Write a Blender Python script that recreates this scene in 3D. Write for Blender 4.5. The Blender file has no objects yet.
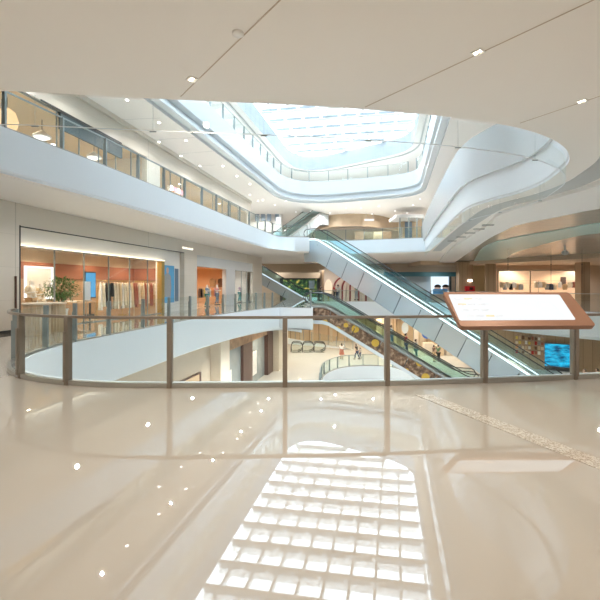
import bpy, bmesh, math, random
from mathutils import Vector, Matrix
from mathutils.geometry import tessellate_polygon
random.seed(7)
S = bpy.context.scene
COL = S.collection
F = 400.0; HOR = 285.0; EYE = 1.6
def P(px, py, z):                       # where the ray of a photo point meets the height z
    Y = (z - EYE) * F / (HOR - py)
    return ((px - 300) / F * Y, Y)
def at(px, Y): return ((px - 300) / F * Y, Y)

# ------------------------------------------------------------------ materials
MATS = {}
def nt(name):
    m = bpy.data.materials.new(name); m.use_nodes = True
    n = m.node_tree.nodes; n.clear()
    out = n.new('ShaderNodeOutputMaterial')
    return m, n, m.node_tree.links, out
def mat(name, col, rough=.5, metal=0, spec=.5, var=.06, scale=3.0, bump=0.0, coat=0.0, emit=None, es=0, stretch=(1,1,1)):
    if name in MATS: return MATS[name]
    m, n, l, out = nt(name)
    b = n.new('ShaderNodeBsdfPrincipled'); l.new(b.outputs[0], out.inputs[0])
    tc = n.new('ShaderNodeTexCoord'); mp = n.new('ShaderNodeMapping'); mp.inputs['Scale'].default_value = stretch
    nz = n.new('ShaderNodeTexNoise'); nz.inputs['Scale'].default_value = scale; nz.inputs['Detail'].default_value = 4
    l.new(tc.outputs['Object'], mp.inputs[0]); l.new(mp.outputs[0], nz.inputs['Vector'])
    mx = n.new('ShaderNodeMix'); mx.data_type = 'RGBA'
    c = Vector(col)
    mx.inputs[6].default_value = (*[max(0, v * (1 - var)) for v in c], 1)
    mx.inputs[7].default_value = (*[min(1, v * (1 + var)) for v in c], 1)
    l.new(nz.outputs['Fac'], mx.inputs[0]); l.new(mx.outputs[2], b.inputs['Base Color'])
    b.inputs['Roughness'].default_value = rough; b.inputs['Metallic'].default_value = metal
    b.inputs['Specular IOR Level'].default_value = spec; b.inputs['Coat Weight'].default_value = coat
    b.inputs['Coat Roughness'].default_value = .012
    if emit: b.inputs['Emission Color'].default_value = (*emit, 1); b.inputs['Emission Strength'].default_value = es
    if bump:
        bp = n.new('ShaderNodeBump'); bp.inputs['Strength'].default_value = bump; bp.inputs['Distance'].default_value = .01
        l.new(nz.outputs['Fac'], bp.inputs['Height']); l.new(bp.outputs[0], b.inputs['Normal']); l.new(bp.outputs[0], b.inputs['Coat Normal'])
    MATS[name] = m; return m
def glassmat(name, tint, base=.04, rough=.0):
    if name in MATS: return MATS[name]
    m, n, l, out = nt(name)
    t = n.new('ShaderNodeBsdfTransparent'); t.inputs[0].default_value = (*tint, 1)
    g = n.new('ShaderNodeBsdfGlossy'); g.inputs['Roughness'].default_value = rough; g.inputs[0].default_value = (.95, 1, 1, 1)
    f = n.new('ShaderNodeFresnel'); f.inputs[0].default_value = 1.38
    a = n.new('ShaderNodeMath'); a.operation = 'MULTIPLY_ADD'; a.inputs[1].default_value = .8; a.inputs[2].default_value = base - .02
    x = n.new('ShaderNodeMixShader')
    ge = n.new('ShaderNodeNewGeometry'); iv = n.new('ShaderNodeMath'); iv.operation = 'SUBTRACT'; iv.inputs[0].default_value = 1
    l.new(ge.outputs['Backfacing'], iv.inputs[1]); ml = n.new('ShaderNodeMath'); ml.operation = 'MULTIPLY'   # the far face of a pane only lets light through
    l.new(f.outputs[0], a.inputs[0]); l.new(a.outputs[0], ml.inputs[0]); l.new(iv.outputs[0], ml.inputs[1]); l.new(ml.outputs[0], x.inputs[0]); l.new(t.outputs[0], x.inputs[1]); l.new(g.outputs[0], x.inputs[2])
    l.new(x.outputs[0], out.inputs[0]); MATS[name] = m; return m
def glow(name, col, s):
    if name in MATS: return MATS[name]
    m, n, l, out = nt(name); e = n.new('ShaderNodeEmission'); e.inputs[0].default_value = (*col, 1); e.inputs[1].default_value = s*.5
    l.new(e.outputs[0], out.inputs[0]); MATS[name] = m; return m
def tiled(name, c1, c2, joint, w, h, rough=.4, gap=.006, rot=(0,0,0), offset=0.0, spec=.5):
    if name in MATS: return MATS[name]
    m, n, l, out = nt(name); b = n.new('ShaderNodeBsdfPrincipled'); l.new(b.outputs[0], out.inputs[0])
    tc = n.new('ShaderNodeTexCoord'); mp = n.new('ShaderNodeMapping'); mp.inputs['Rotation'].default_value = rot
    br = n.new('ShaderNodeTexBrick'); br.offset = offset; br.inputs['Scale'].default_value = 1
    br.inputs['Brick Width'].default_value = w; br.inputs['Row Height'].default_value = h; br.inputs['Mortar Size'].default_value = gap
    br.inputs['Color1'].default_value = (*c1, 1); br.inputs['Color2'].default_value = (*c2, 1); br.inputs['Mortar'].default_value = (*joint, 1)
    l.new(tc.outputs['Object'], mp.inputs[0]); l.new(mp.outputs[0], br.inputs['Vector']); l.new(br.outputs[0], b.inputs['Base Color'])
    b.inputs['Roughness'].default_value = rough; b.inputs['Specular IOR Level'].default_value = spec
    MATS[name] = m; return m
def speckle(name, c1, c2, rough):
    m, n, l, out = nt(name); b = n.new('ShaderNodeBsdfPrincipled'); l.new(b.outputs[0], out.inputs[0])
    tc = n.new('ShaderNodeTexCoord'); v = n.new('ShaderNodeTexVoronoi'); v.inputs['Scale'].default_value = 55
    nz = n.new('ShaderNodeTexNoise'); nz.inputs['Scale'].default_value = 18; nz.inputs['Detail'].default_value = 6
    ad = n.new('ShaderNodeMath'); ad.operation = 'MULTIPLY'
    r = n.new('ShaderNodeValToRGB'); r.color_ramp.elements[0].position = .12; r.color_ramp.elements[1].position = .34
    r.color_ramp.elements[0].color = (*c1, 1); r.color_ramp.elements[1].color = (*c2, 1)
    l.new(tc.outputs['Object'], v.inputs['Vector']); l.new(tc.outputs['Object'], nz.inputs['Vector'])
    l.new(v.outputs['Distance'], ad.inputs[0]); l.new(nz.outputs['Fac'], ad.inputs[1]); l.new(ad.outputs[0], r.inputs[0]); l.new(r.outputs[0], b.inputs['Base Color'])
    b.inputs['Roughness'].default_value = rough; MATS[name] = m; return m

FLOOR = mat('polished_cream_marble', (.435, .385, .325), .012, spec=.75, var=.03, scale=.9, bump=.015, coat=.6)
FLOORB = mat('polished_basement_marble', (.76, .73, .68), .07, var=.05, scale=.4)
GRAN = speckle('speckled_granite', (.30, .25, .20), (.58, .52, .44), .05)
CEIL = mat('warm_plaster', (.88, .845, .795), .6, var=.01, scale=.5)
CEILW = mat('white_plaster', (.84, .82, .79), .55, var=.01)
FASC = mat('white_fascia_panel', (.80, .845, .88), .35, var=.012, scale=.6)
FASW = mat('gloss_white_panel', (.68, .715, .74), .25, var=.01)
GREYP = mat('grey_painted_metal', (.50, .52, .52), .4)
WALL = tiled('pale_stone_panels', (.70, .66, .58), (.73, .69, .62), (.55, .52, .46), 1.6, 1.1, .3, .004, (math.pi/2, 0, 0))
WALLW = mat('white_wall_paint', (.84, .83, .80), .5, var=.015)
BROWN = tiled('tan_wood_panels', (.42, .30, .19), (.46, .33, .21), (.22, .15, .09), .55, 20, .4, .012, (math.pi/2, 0, 0))
TAN = mat('tan_bulkhead_paint', (.66, .53, .39), .5, var=.03)
TERRA = mat('terracotta_plaster', (.33, .13, .075), .6, var=.12, scale=2)
ORANGE = mat('peach_plaster', (.80, .53, .32), .6, var=.04)
BRONZE = mat('bronze_metal', (.31, .26, .215), .32, .7, var=.08)
STEEL = mat('brushed_steel', (.48, .47, .44), .3, .9, var=.05)
GREYM = mat('grey_green_post_metal', (.30, .35, .36), .35, .6, var=.05)
DARK = mat('dark_metal', (.06, .07, .075), .4, .3)
RUBBER = mat('black_handrail_rubber', (.03, .035, .04), .35)
SILVER = mat('pale_silver_cladding', (.60, .675, .715), .16, .35, var=.03, scale=1.5)
SILV2 = mat('grey_beige_cladding', (.60, .56, .50), .3, .2, var=.03)
GLASS = glassmat('clear_balustrade_glass', (.96, .985, .98), .03)
GLASSG = glassmat('green_tinted_glass', (.92, .975, .96), .04)
GLASSB = glassmat('cyan_tinted_glass', (.86, .96, .98), .05)
SHOPG = glassmat('shop_window_glass', (.985, .99, .985), .02)
CURT = glassmat('smoke_curtain_glass', (.97, .985, .985), .03)
SKYG = glassmat('rooflight_glass', (.99, .995, 1), .02)
LAMP = glow('warm_lamp', (1, .86, .66), 14)
LAMPW = glow('white_lamp', (1, .97, .92), 10)
LED = glow('cool_led', (.75, .95, 1), 3.2)
COVE = glow('cove_led', (1, .88, .62), 5)
BRASS = mat('brass_metal', (.62, .42, .14), .3, .85)
SIGNB = mat('copper_brown_casing', (.27, .135, .082), .42, .15, var=.04)
SCREEN = glow('backlit_map_screen', (.96,.985,1), 1.2)
MIRC = tiled('bronze_mirror_ceiling', (.40, .39, .34), (.45, .43, .37), (.32, .30, .26), 3.0, .30, .2, .012, (0,0,.25), .5)
TEAL = mat('pale_teal_plaster', (.46, .62, .57), .35, var=.02)
SKIN = mat('skin', (.62, .42, .32), .5); HAIR = mat('black_hair', (.025, .02, .018), .5)
WELL = tiled('white_louvre_panels', (.40, .44, .47), (.46, .50, .53), (.30, .34, .37), .5, .10, .5, .02, (math.pi/2, 0, 0), .5)
WOODF = mat('pale_fluted_wood', (.66, .50, .33), .5, var=.1, scale=6, stretch=(1, 1, .1))
WHITEG = mat('gloss_white_plastic', (.85, .84, .82), .3)

# ------------------------------------------------------------------ helpers
class MB:
    def __init__(s): s.v = []; s.f = []; s.m = []
    def add(s, vs, fs, mi=0):
        k = len(s.v); s.v += [tuple(v) for v in vs]; s.f += [tuple(i + k for i in f) for f in fs]; s.m += [mi] * len(fs); return s
    def box(s, x0, x1, y0, y1, z0, z1):
        return s.hexa([(x0,y0,z0),(x1,y0,z0),(x1,y1,z0),(x0,y1,z0),(x0,y0,z1),(x1,y0,z1),(x1,y1,z1),(x0,y1,z1)])
    def hexa(s, v): return s.add(v, [(0,3,2,1),(4,5,6,7),(0,1,5,4),(1,2,6,5),(2,3,7,6),(3,0,4,7)])
    def obox(s, a, b, t, z0, z1):          # box whose plan axis runs a->b, thickness t centred
        a = Vector(a[:2]); b = Vector(b[:2]); d = (b - a).normalized(); n = Vector((-d.y, d.x)) * t / 2
        q = [a - n, b - n, b + n, a + n]
        return s.hexa([(p.x, p.y, z0) for p in q] + [(p.x, p.y, z1) for p in q])
    def prism(s, poly, z0, z1):
        n = len(poly); k = [(p[0], p[1], z0) for p in poly] + [(p[0], p[1], z1) for p in poly]
        tri = tessellate_polygon([[Vector((p[0], p[1], 0)) for p in poly]])
        fs = [tuple(t) for t in tri] + [tuple(i + n for i in t) for t in tri] + [(i, (i+1) % n, (i+1) % n + n, i + n) for i in range(n)]
        return s.add(k, fs)
    def sheet(s, outer, holes, z):
        rings = [[Vector((p[0], p[1], 0)) for p in r] for r in [outer] + holes]
        tri = tessellate_polygon(rings); k = [(p.x, p.y, z) for r in rings for p in r]
        return s.add(k, [tuple(t) for t in tri])
    def sweep(s, path, prof, closed=False, z=0):   # prof: (side offset, height) outline, path: plan points
        n = len(path); nr = normals(path, closed); m = len(prof); k = []
        for i, p in enumerate(path):
            zz = p[2] if len(p) > 2 else z
            for o, h in prof: k.append((p[0] + nr[i].x * o, p[1] + nr[i].y * o, zz + h))
        fs = []
        for i in range(n if closed else n - 1):
            for j in range(m):
                a, b = i * m + j, i * m + (j + 1) % m; c = ((i + 1) % n) * m
                fs.append((a, b, c + (j + 1) % m, c + j))
        if not closed: fs += [tuple(range(m)), tuple(range((n-1)*m, n*m))[::-1]]
        return s.add(k, fs)
    def strip(s, path, prof, closed=True):         # open profile, one skin
        n = len(path); nr = normals(path, closed); m = len(prof); k = []
        for i, p in enumerate(path):
            for o, h in prof: k.append((p[0] + nr[i].x * o, p[1] + nr[i].y * o, h))
        fs = [(i*m+j, i*m+j+1, ((i+1) % n)*m+j+1, ((i+1) % n)*m+j) for i in range(n if closed else n-1) for j in range(m-1)]
        return s.add(k, fs)
    def tube(s, pts, r, seg=8, closed=False):
        pts = [Vector(p) for p in pts]; n = len(pts); k = []; rr = r if isinstance(r, (list, tuple)) else [r] * n
        for i, p in enumerate(pts):
            a = pts[i-1] if (i or closed) else p; b = pts[(i+1) % n] if (i < n-1 or closed) else p
            t = (b - a).normalized(); up = Vector((0,0,1)) if abs(t.z) < .95 else Vector((1,0,0))
            u = t.cross(up).normalized(); w = u.cross(t)
            for j in range(seg):
                q = 2 * math.pi * j / seg; k.append(p + (u * math.cos(q) + w * math.sin(q)) * rr[i])
        fs = [(i*seg+j, i*seg+(j+1) % seg, ((i+1) % n)*seg+(j+1) % seg, ((i+1) % n)*seg+j) for i in range(n if closed else n-1) for j in range(seg)]
        if not closed: fs += [tuple(range(seg))[::-1], tuple(range((n-1)*seg, n*seg))]
        return s.add(k, fs)
    def lathe(s, prof, seg=16, c=(0,0,0), sx=1, sy=1):
        m = len(prof); k = []
        for i in range(seg):
            q = 2 * math.pi * i / seg
            for r, h in prof: k.append((c[0] + r*sx*math.cos(q), c[1] + r*sy*math.sin(q), c[2] + h))
        fs = [(i*m+j, ((i+1) % seg)*m+j, ((i+1) % seg)*m+j+1, i*m+j+1) for i in range(seg) for j in range(m-1)]
        fs += [tuple(i*m for i in range(seg))[::-1], tuple(i*m+m-1 for i in range(seg))]
        return s.add(k, fs)
    def rings(s, rs):                              # stacked closed rings of equal length
        m = len(rs[0]); k = [p for r in rs for p in r]
        fs = [(i*m+j, i*m+(j+1) % m, (i+1)*m+(j+1) % m, (i+1)*m+j) for i in range(len(rs)-1) for j in range(m)]
        fs += [tuple(range(m))[::-1], tuple(range((len(rs)-1)*m, len(rs)*m))]
        return s.add(k, fs)
    def build(s, name, m, parent=None, smooth=False, bevel=0):
        me = bpy.data.meshes.new(name); me.from_pydata(s.v, [], s.f)
        ms = m if isinstance(m, (list, tuple)) else [m]
        for x in ms: me.materials.append(x)
        for p, i in zip(me.polygons, s.m): p.material_index = i
        bm = bmesh.new(); bm.from_mesh(me); bmesh.ops.recalc_face_normals(bm, faces=bm.faces); bm.to_mesh(me); bm.free()
        if smooth: me.shade_smooth(); me.set_sharp_from_angle(angle=.7)
        o = bpy.data.objects.new(name, me); COL.objects.link(o)
        if parent: o.parent = parent
        if bevel:
            b = o.modifiers.new('edge', 'BEVEL'); b.width = bevel; b.segments = 2; b.limit_method = 'ANGLE'
        return o
def normals(path, closed):
    n = len(path); out = []
    for i in range(n):
        a = path[i-1] if (i or closed) else path[i]; b = path[(i+1) % n] if (i < n-1 or closed) else path[i]
        t = Vector((b[0]-a[0], b[1]-a[1])).normalized(); out.append(Vector((t.y, -t.x)))
    return out
def offset(path, d, closed=True):
    nr = normals(path, closed); return [(p[0] + q.x*d, p[1] + q.y*d) for p, q in zip(path, nr)]
def chaikin(pts, k=2, closed=False):
    for _ in range(k):
        o = [] if closed else [pts[0]]
        rng = range(len(pts)) if closed else range(len(pts)-1)
        for i in rng:
            a, b = Vector(pts[i]), Vector(pts[(i+1) % len(pts)])
            o += [tuple(a*.75 + b*.25), tuple(a*.25 + b*.75)]
        if not closed: o.append(pts[-1])
        pts = o
    return pts
def fillet(cs, seg=8):                      # corners (x, y, radius), closed
    out = []; n = len(cs)
    for i in range(n):
        p = Vector(cs[i][:2]); r = cs[i][2]
        if r <= 0: out.append(tuple(p)); continue
        a = (Vector(cs[i-1][:2]) - p); b = (Vector(cs[(i+1) % n][:2]) - p)
        th = a.angle(b); d = min(r / math.tan(th/2), a.length*.48, b.length*.48)
        p0 = p + a.normalized()*d; p1 = p + b.normalized()*d
        for j in range(seg+1):
            t = j/seg; out.append(tuple(p0*(1-t)**2 + p*2*t*(1-t) + p1*t*t))
    return out
def ccw(poly):
    a = sum(poly[i-1][0]*poly[i][1] - poly[i][0]*poly[i-1][1] for i in range(len(poly)))
    return poly if a > 0 else poly[::-1]
def resample(path, step):
    out = [Vector(path[0])]; acc = 0
    for a, b in zip(path, path[1:]):
        a, b = Vector(a), Vector(b); L = (b-a).length; t = step - acc
        while t <= L: out.append(a + (b-a)*t/L); t += step
        acc = (acc + L) % step if L else acc
    return [tuple(p) for p in out]
def tag(o, label, cat, group=None, kind=None):
    o['label'] = label; o['category'] = cat
    if group: o['group'] = group
    if kind: o['kind'] = kind
    return o
def thing(name, label, cat, loc=(0,0,0), rz=0, group=None):
    o = bpy.data.objects.new(name, None); COL.objects.link(o); o.location = loc; o.rotation_euler = (0,0,rz); o.empty_display_size = .2
    return tag(o, label, cat, group)
def struct(o): o['kind'] = 'structure'; return o
def dup(root, loc, rz=None, label=None):
    r = root.copy(); COL.objects.link(r); r.location = loc
    if rz is not None: r.rotation_euler = (0,0,rz)
    if label: r['label'] = label
    for ch in list(root.children):
        c = ch.copy(); COL.objects.link(c); c.parent = r
        for g in list(ch.children):
            d = g.copy(); COL.objects.link(d); d.parent = c
    return r
def light(name, loc, power, col=(1,.9,.78), r=.06, spot=None, aim=None):
    d = bpy.data.lights.new(name, 'SPOT' if spot else 'POINT'); d.energy = power; d.color = col; d.shadow_soft_size = r
    if spot: d.spot_size = math.radians(spot); d.spot_blend = .6
    o = bpy.data.objects.new(name, d); COL.objects.link(o); o.location = loc
    if aim: o.rotation_euler = (Vector(aim) - Vector(loc)).to_track_quat('-Z', 'Y').to_euler()
    return o

# ------------------------------------------------------------------ plan of the floors
X0, X1, Y0, Y1 = -21, 40, -9, 61
OUT = [(X0,Y0),(X1,Y0),(X1,Y1),(X0,Y1)]
# opening in the entrance floor, edge of the near balustrade first
FRONT = chaikin([(20,14.5),(17,11.5),(13,9.5),(9,8.05),(6.5,7.28),(4.76,6.95),(3.1,6.7),(1.42,6.5),(-.24,6.42),(-2.06,6.36),(-2.9,6.38),(-3.79,6.55),(-4.75,6.98),(-5.35,7.55),(-5.72,8.1)], 2)
BACK = chaikin([(-5.72,8.1),(-5.98,8.9),(-6.15,9.85),(-6.13,10.85),(-5.92,11.85),(-5.45,14.8),(-4.85,18.4),(-3.75,22.4),(-2.6,25.5),(-1.4,27.8)], 2)
LEFTRUN = FRONT + BACK[1:]
HOLE0 = ccw(LEFTRUN + [(.8,26.7),(.8,37.6)] + chaikin([(.8,37.6),(8.6,37.6),(11.6,36),(13.2,31),(13.9,27.2),(16.8,22.3),(20.5,18.4),(20,14.5)], 2)[1:-1])
# opening in the floor above: left edge, far edge, right edge, then the hairpin over the near ceiling
ZC = 4.4
near_edge = [P(0,90,ZC),P(100,96,ZC),P(200,101,ZC),P(300,105,ZC),P(400,112,ZC),P(460,118,ZC),P(500,124,ZC),P(530,130.5,ZC),P(555,140,ZC),P(569,151,ZC),P(570,163,ZC)]
left1 = [(-6.6,5.75),(-7.9,6.2),(-8.1,7.6),(-7.5,10),(-6.55,13.1),(-5.35,18),(-4.1,23.6),(-2.6,30),(-1.85,33.0),(-.4,33.2)]
far1 = [(.75,33.2),(.75,36.3)] 
right1 = [(5,35.6),(10.5,33.6),(8.5,25.5),(6.5,16.6),(6.15,14.6),(6.4,13.2),(6.75,12.2),(6.75,11.0),(6.45,10.0)]
NEARRUN = chaikin(near_edge[::-1], 2)
HOLE1 = ccw(chaikin([(6.45,10.0)] + near_edge[::-1] + left1, 2) + far1 + right1[:2] + chaikin(right1[1:], 2)[1:-1])
HOLE2 = ccw(fillet([(-7.7,10,3),(-.9,39.2,4.5),(10.4,34.9,3),(4.6,10,3)]))
HOLE3 = ccw(fillet([(-8.3,13,2),(-.3,49,4),(11.2,40,4),(5.4,13,2)]))
HOLEB = ccw(chaikin([(1.2,18),(1.46,29.3),(2.3,32.4),(4,34.4),(7,34.8),(8.4,33.4),(8.6,30),(8.6,18)], 2))

# ------------------------------------------------------------------ floors, ceilings, fascias
struct(MB().sheet(OUT, [HOLE0], 0).build('floor', FLOOR))
struct(MB().sheet(OUT, [HOLE1], 5.5).build('floor_upper', FLOORB))
struct(MB().sheet(OUT, [HOLE2], 11.3).build('floor_top', FLOORB))
struct(MB().sheet(OUT, [HOLEB], -5.5).build('floor_lower', FLOORB))
struct(MB().sheet(OUT, [], -11).build('floor_basement', FLOORB))
struct(MB().sheet(OUT, [offset(HOLE0, .7)], -1.6).build('ceiling_lower', CEIL))
struct(MB().sheet(OUT, [HOLE1], ZC).build('ceiling', CEIL))
struct(MB().sheet(OUT, [offset(HOLE2, .4)], 9.4).build('ceiling_upper', CEILW))
struct(MB().sheet(OUT, [HOLE3], 15).build('ceiling_top', CEILW))
struct(MB().sheet(OUT, [offset(HOLEB, .1)], -6.9).build('ceiling_basement', CEILW))
struct(MB().strip(HOLE0, [(0,0),(0,.05),(-.06,.05),(-.06,-1.35),(0,-1.4),(.7,-1.4),(.7,-1.6)]).build('trim_1', FASC, smooth=True))
struct(MB().strip(HOLE1, [(0,5.5),(0,5.56),(-.04,5.56),(-.04,4.5),(0,4.46),(0,ZC)]).build('trim_2', FASC, smooth=True))
struct(MB().strip(HOLE2, [(0,11.3),(0,11.36),(-.05,11.36),(-.05,10.15),(.22,10.05),(.22,9.82),(.06,9.78),(.06,9.62),(.4,9.56),(.4,9.4)]).build('trim_3', FASW, smooth=True))
struct(MB().strip(HOLEB, [(0,-5.5),(0,-5.42),(-.04,-5.42),(-.04,-6.85),(.1,-6.9)]).build('trim_4', FASC, smooth=True))
struct(MB().strip(HOLE3, [(0,15),(0,16.6)]).build('trim_5', WELL, smooth=True))
struct(MB().strip(offset(HOLE3, .55), [(0,14.99),(0,14.9),(.12,14.9),(.12,14.99)]).build('trim_6', GREYP, smooth=True))
lw = [(p[0]-.12, p[1]) for p in left1 if 7 < p[1] < 33]
LEFT_SOFFIT = lw
# granite band let into the floor
g0, g1, g2, g3 = P(415,395,0), P(600,470,0), P(600,447,0), P(432,395,0)
dv = Vector(g1) - Vector(g0); g1 = tuple(Vector(g0) + dv*1.9); g2 = tuple(Vector(g3) + dv*1.9)
struct(MB().prism([g0, g1, g2, g3], .0005, .004).build('trim_7', GRAN))
# outer shell
struct(MB().box(X0-.3, X0, Y0, Y1, -11, 17).build('wall_left', WALLW)); struct(MB().box(X1, X1+.3, Y0, Y1, -11, 17).build('wall_right', WALLW))
struct(MB().box(X0, X1, Y1, Y1+.3, -11, 17).build('wall_back', WALLW)); struct(MB().box(X0, X1, Y0-.3, Y0, -11, 17).build('wall_front', WALLW))

# ------------------------------------------------------------------ roof over the atrium
o = struct(MB().prism(offset(HOLE3, .3), 17.5, 17.53).build('window_1', SKYG))
V = Vector((.229, .973)); U = Vector((.985, -.17))
def clip(poly, p, d):                         # parameter range of the line p + t d inside the polygon
    ts = []
    for i in range(len(poly)):
        a, b = Vector(poly[i-1]), Vector(poly[i]); e = b - a; den = d.x*e.y - d.y*e.x
        if abs(den) < 1e-9: continue
        t = ((a.x-p.x)*e.y - (a.y-p.y)*e.x)/den; s = ((a.x-p.x)*d.y - (a.y-p.y)*d.x)/den
        if 0 <= s < 1: ts.append(t)
    ts.sort(); return (ts[0], ts[-1]) if len(ts) > 1 else None
BEAMM = mat('cream_beam_paint', (.86, .86, .85), .5)
for k in range(18):
    p = Vector((-.3, 49)) - V*(1.2 + 2.2*k); r = clip(HOLE3, p, U)
    if r:
        a, b = p + U*(r[0]+.02), p + U*(r[1]-.02)
        bo = tag(MB().obox(a, b, .42, 16.6, 17.35).build('roof_beam', BEAMM), 'white painted beam crossing under the glass roof', 'beam', 'cross beams of the glass roof')
        L = (b-a).length; n_ = max(1, int(L/1.6))
        for q in range(n_): MB().obox(a + U*(L*(q+.08)/n_) - V*.225, a + U*(L*(q+.92)/n_) - V*.225, .03, 16.66, 16.84).build('blind_box', mat('slate_blind_box', (.24,.27,.29), .5), bo)
for k in range(12):
    p = Vector((-.3, 49)) + U*(-2 + 1.55*k); r = clip(HOLE3, p, V)
    if r and r[1]-r[0] > 1.5:
        tag(MB().obox(p + V*(r[0]+.02), p + V*(r[1]-.02), .16, 16.95, 17.4).build('roof_purlin', BEAMM), 'slim white glazing bar running the length of the glass roof', 'glazing bar', 'glazing bars of the glass roof')

# ------------------------------------------------------------------ balustrades
def hits(path, px):
    k = (px - 300)/F; out = []
    for i in range(len(path)-1):
        a, b = path[i], path[i+1]; fa, fb = a[0]-k*a[1], b[0]-k*b[1]
        if fa*fb <= 0 and fa != fb: out.append(i + fa/(fa-fb))
    return out
def pos(path, t):
    i = min(int(t), len(path)-2); return Vector(path[i]).lerp(Vector(path[i+1]), t-i)
def every(path, step):
    L = [0]
    for a, b in zip(path, path[1:]): L.append(L[-1] + (Vector(b)-Vector(a)).length)
    n = max(1, round(L[-1]/step)); out = []; j = 0
    for k in range(n+1):
        d = L[-1]*k/n
        while j < len(path)-2 and L[j+1] < d: j += 1
        out.append(j + min(1, (d-L[j])/max(1e-6, L[j+1]-L[j])))
    return out
def sub(path, t0, t1):
    pts = [tuple(pos(path, t0))] + [tuple(path[i]) for i in range(int(math.floor(t0))+1, int(math.ceil(t1)))] + [tuple(pos(path, t1))]
    out = [pts[0]]
    for p in pts[1:]:
        if (Vector(p)-Vector(out[-1])).length > .02: out.append(p)
    return out
def balustrade(path, z, ts, label, h=1.08, post=GREYM, rail=None, glass=GLASS, group=None, pw=.06, pd=.1, railw=.05, wide=None):
    root = thing('glass_balustrade', label, 'balustrade', (path[0][0], path[0][1], z), 0, group)
    o0 = Vector((path[0][0], path[0][1])); loc = [(p[0]-o0.x, p[1]-o0.y) for p in path]
    MB().sweep(loc, [(-.035,.001),(.035,.001),(.035,.075),(-.035,.075)]).build('base_channel', STEEL, root, True)
    for a, b in zip(ts, ts[1:]):
        s = sub(loc, a, b)
        if len(s) < 2: continue
        MB().sweep(s, [(-.007,.076),(.007,.076),(.007,h-.03),(-.007,h-.03)]).build('glass_panel', glass, root, True)
    nr = normals(loc, False)
    for t in ts:
        p = pos(loc, t); q = nr[min(int(round(t)), len(nr)-1)]; d = Vector((-q.y, q.x)); w = (wide or {}).get(round(t, 3), pw)
        m = MB()
        a = p + q*.0; m.obox(a - d*w/2 + q*0, a + d*w/2, pd, .0, h-.005 if rail else h)
        po = m.build('post', post, root, bevel=.004)
        m2 = MB(); c = p - q*(pd/2+.014); m2.obox(c - d*w*.36, c + d*w*.36, .026, .06, h*.78); m2.build('clamp_plate', post, po)
    if rail: MB().sweep(loc, [(-railw/2,h-.03),(railw/2,h-.03),(railw/2,h+.012),(-railw/2,h+.012)]).build('handrail', rail, root, True)
    return root
# near run: front of the gallery, round the curved end
k1 = next(i for i in range(len(LEFTRUN)) if LEFTRUN[i] == FRONT[-1]) + 3
fr = offset(LEFTRUN[:k1+1], .13, False) if normals(LEFTRUN[:3], False)[0].y < 0 else offset(LEFTRUN[:k1+1], -.13, False)
fr = [p for p in fr if p[0] < 12]
ts = [t for px in (574, 484, 387, 285, 170, 68) for t in hits(fr, px)[:1]] + [hits(fr, 21)[0]]
t0 = ts[0]; extra = [t for t in every(fr, 1.75) if t < t0-2]
balustrade(fr, 0, sorted(extra + ts) , 'bronze posted curved glass balustrade at the edge of the near cream floor', 1.1, BRONZE, BRONZE, GLASS, pw=.075, pd=.10)
bk = offset(LEFTRUN[k1:], .13 if normals(LEFTRUN[:3], False)[0].y < 0 else -.13, False) + [(-1.35,27.92),(.72,26.86)]
tb = sorted([0.0] + [hits(bk, px)[-1] for px in (46, 75, 109, 143, 169, 190, 207.5, 223, 235.5, 247, 256, 264.5, 272.5) if hits(bk, px)] + [len(bk)-1.001])
tb = [t for i, t in enumerate(tb) if i == 0 or t - tb[i-1] > .05]
balustrade(bk, 0, tb, 'frameless glass balustrade with grey posts along the walkway of the left shops', 1.1, GREYM, None, GLASS, pw=.07)
# landing and far edges of the entrance floor
p_ = [(.9,32.4),(.9,37.72),(8.6,37.75),(11.4,36.2)]
balustrade(p_, 0, every(p_, 1.6), 'glass balustrade on the far edge of the entrance floor below the arches', 1.1, GREYM, STEEL, GLASSG)
p_ = offset(chaikin([(11.75,36),(13.4,31),(14.1,27.3),(17,22.5),(20.7,18.6)], 2), 0, False)
balustrade(p_, 0, every(p_, 1.8), 'glass balustrade curving along the white ledge behind the tilted directory', 1.1, STEEL, STEEL, GLASS)
# floor above
H1 = HOLE1
def run_of(poly, a, b):                        # stretch of the outline between the vertices nearest to a and b
    n = len(poly); ia = min(range(n), key=lambda i: (Vector(poly[i])-Vector(a)).length); ib = min(range(n), key=lambda i: (Vector(poly[i])-Vector(b)).length)
    f = [poly[(ia+i) % n] for i in range((ib-ia) % n + 1)]; g = [poly[(ia-i) % n] for i in range((ia-ib) % n + 1)]
    ln = lambda q: sum((Vector(a)-Vector(b)).length for a, b in zip(q, q[1:]))
    return f if ln(f) < ln(g) else g
r1 = run_of(offset(H1, .1), (-7.5,8.6), (-1.0,33.2)) + [(.6,33.3)]
balustrade(r1, 5.56, every(r1, 1.75), 'glass balustrade with grey posts on the upper gallery of the left shops', 1.0, GREYM, GREYM, GLASS, pw=.06, railw=.035)
r1 = [(.9,36.45),(5,35.75),(10.3,33.9)]
balustrade(r1, 5.56, every(r1, 1.7), 'glass balustrade on the far edge of the upper floor behind the long escalator', 1.0, GREYM, STEEL, GLASSG)
h2 = offset(HOLE2, .12)
for a, b, lb in (((-7.2,12),(-1.2,37.6),'thin glass balustrade along the left edge of the top gallery'), ((-1.1,37.9),(9.7,35.2),'thin glass balustrade along the far edge of the top gallery'), ((10,34),(5,12),'thin glass balustrade along the right edge of the top gallery')):
    r = run_of(h2, a, b); balustrade(r, 11.36, every(r, 1.75), lb, 1.05, GREYM, STEEL, GLASS, pw=.05)
r = run_of(offset(HOLEB, .1), (1.4,27.5), (8.4,33))
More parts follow.
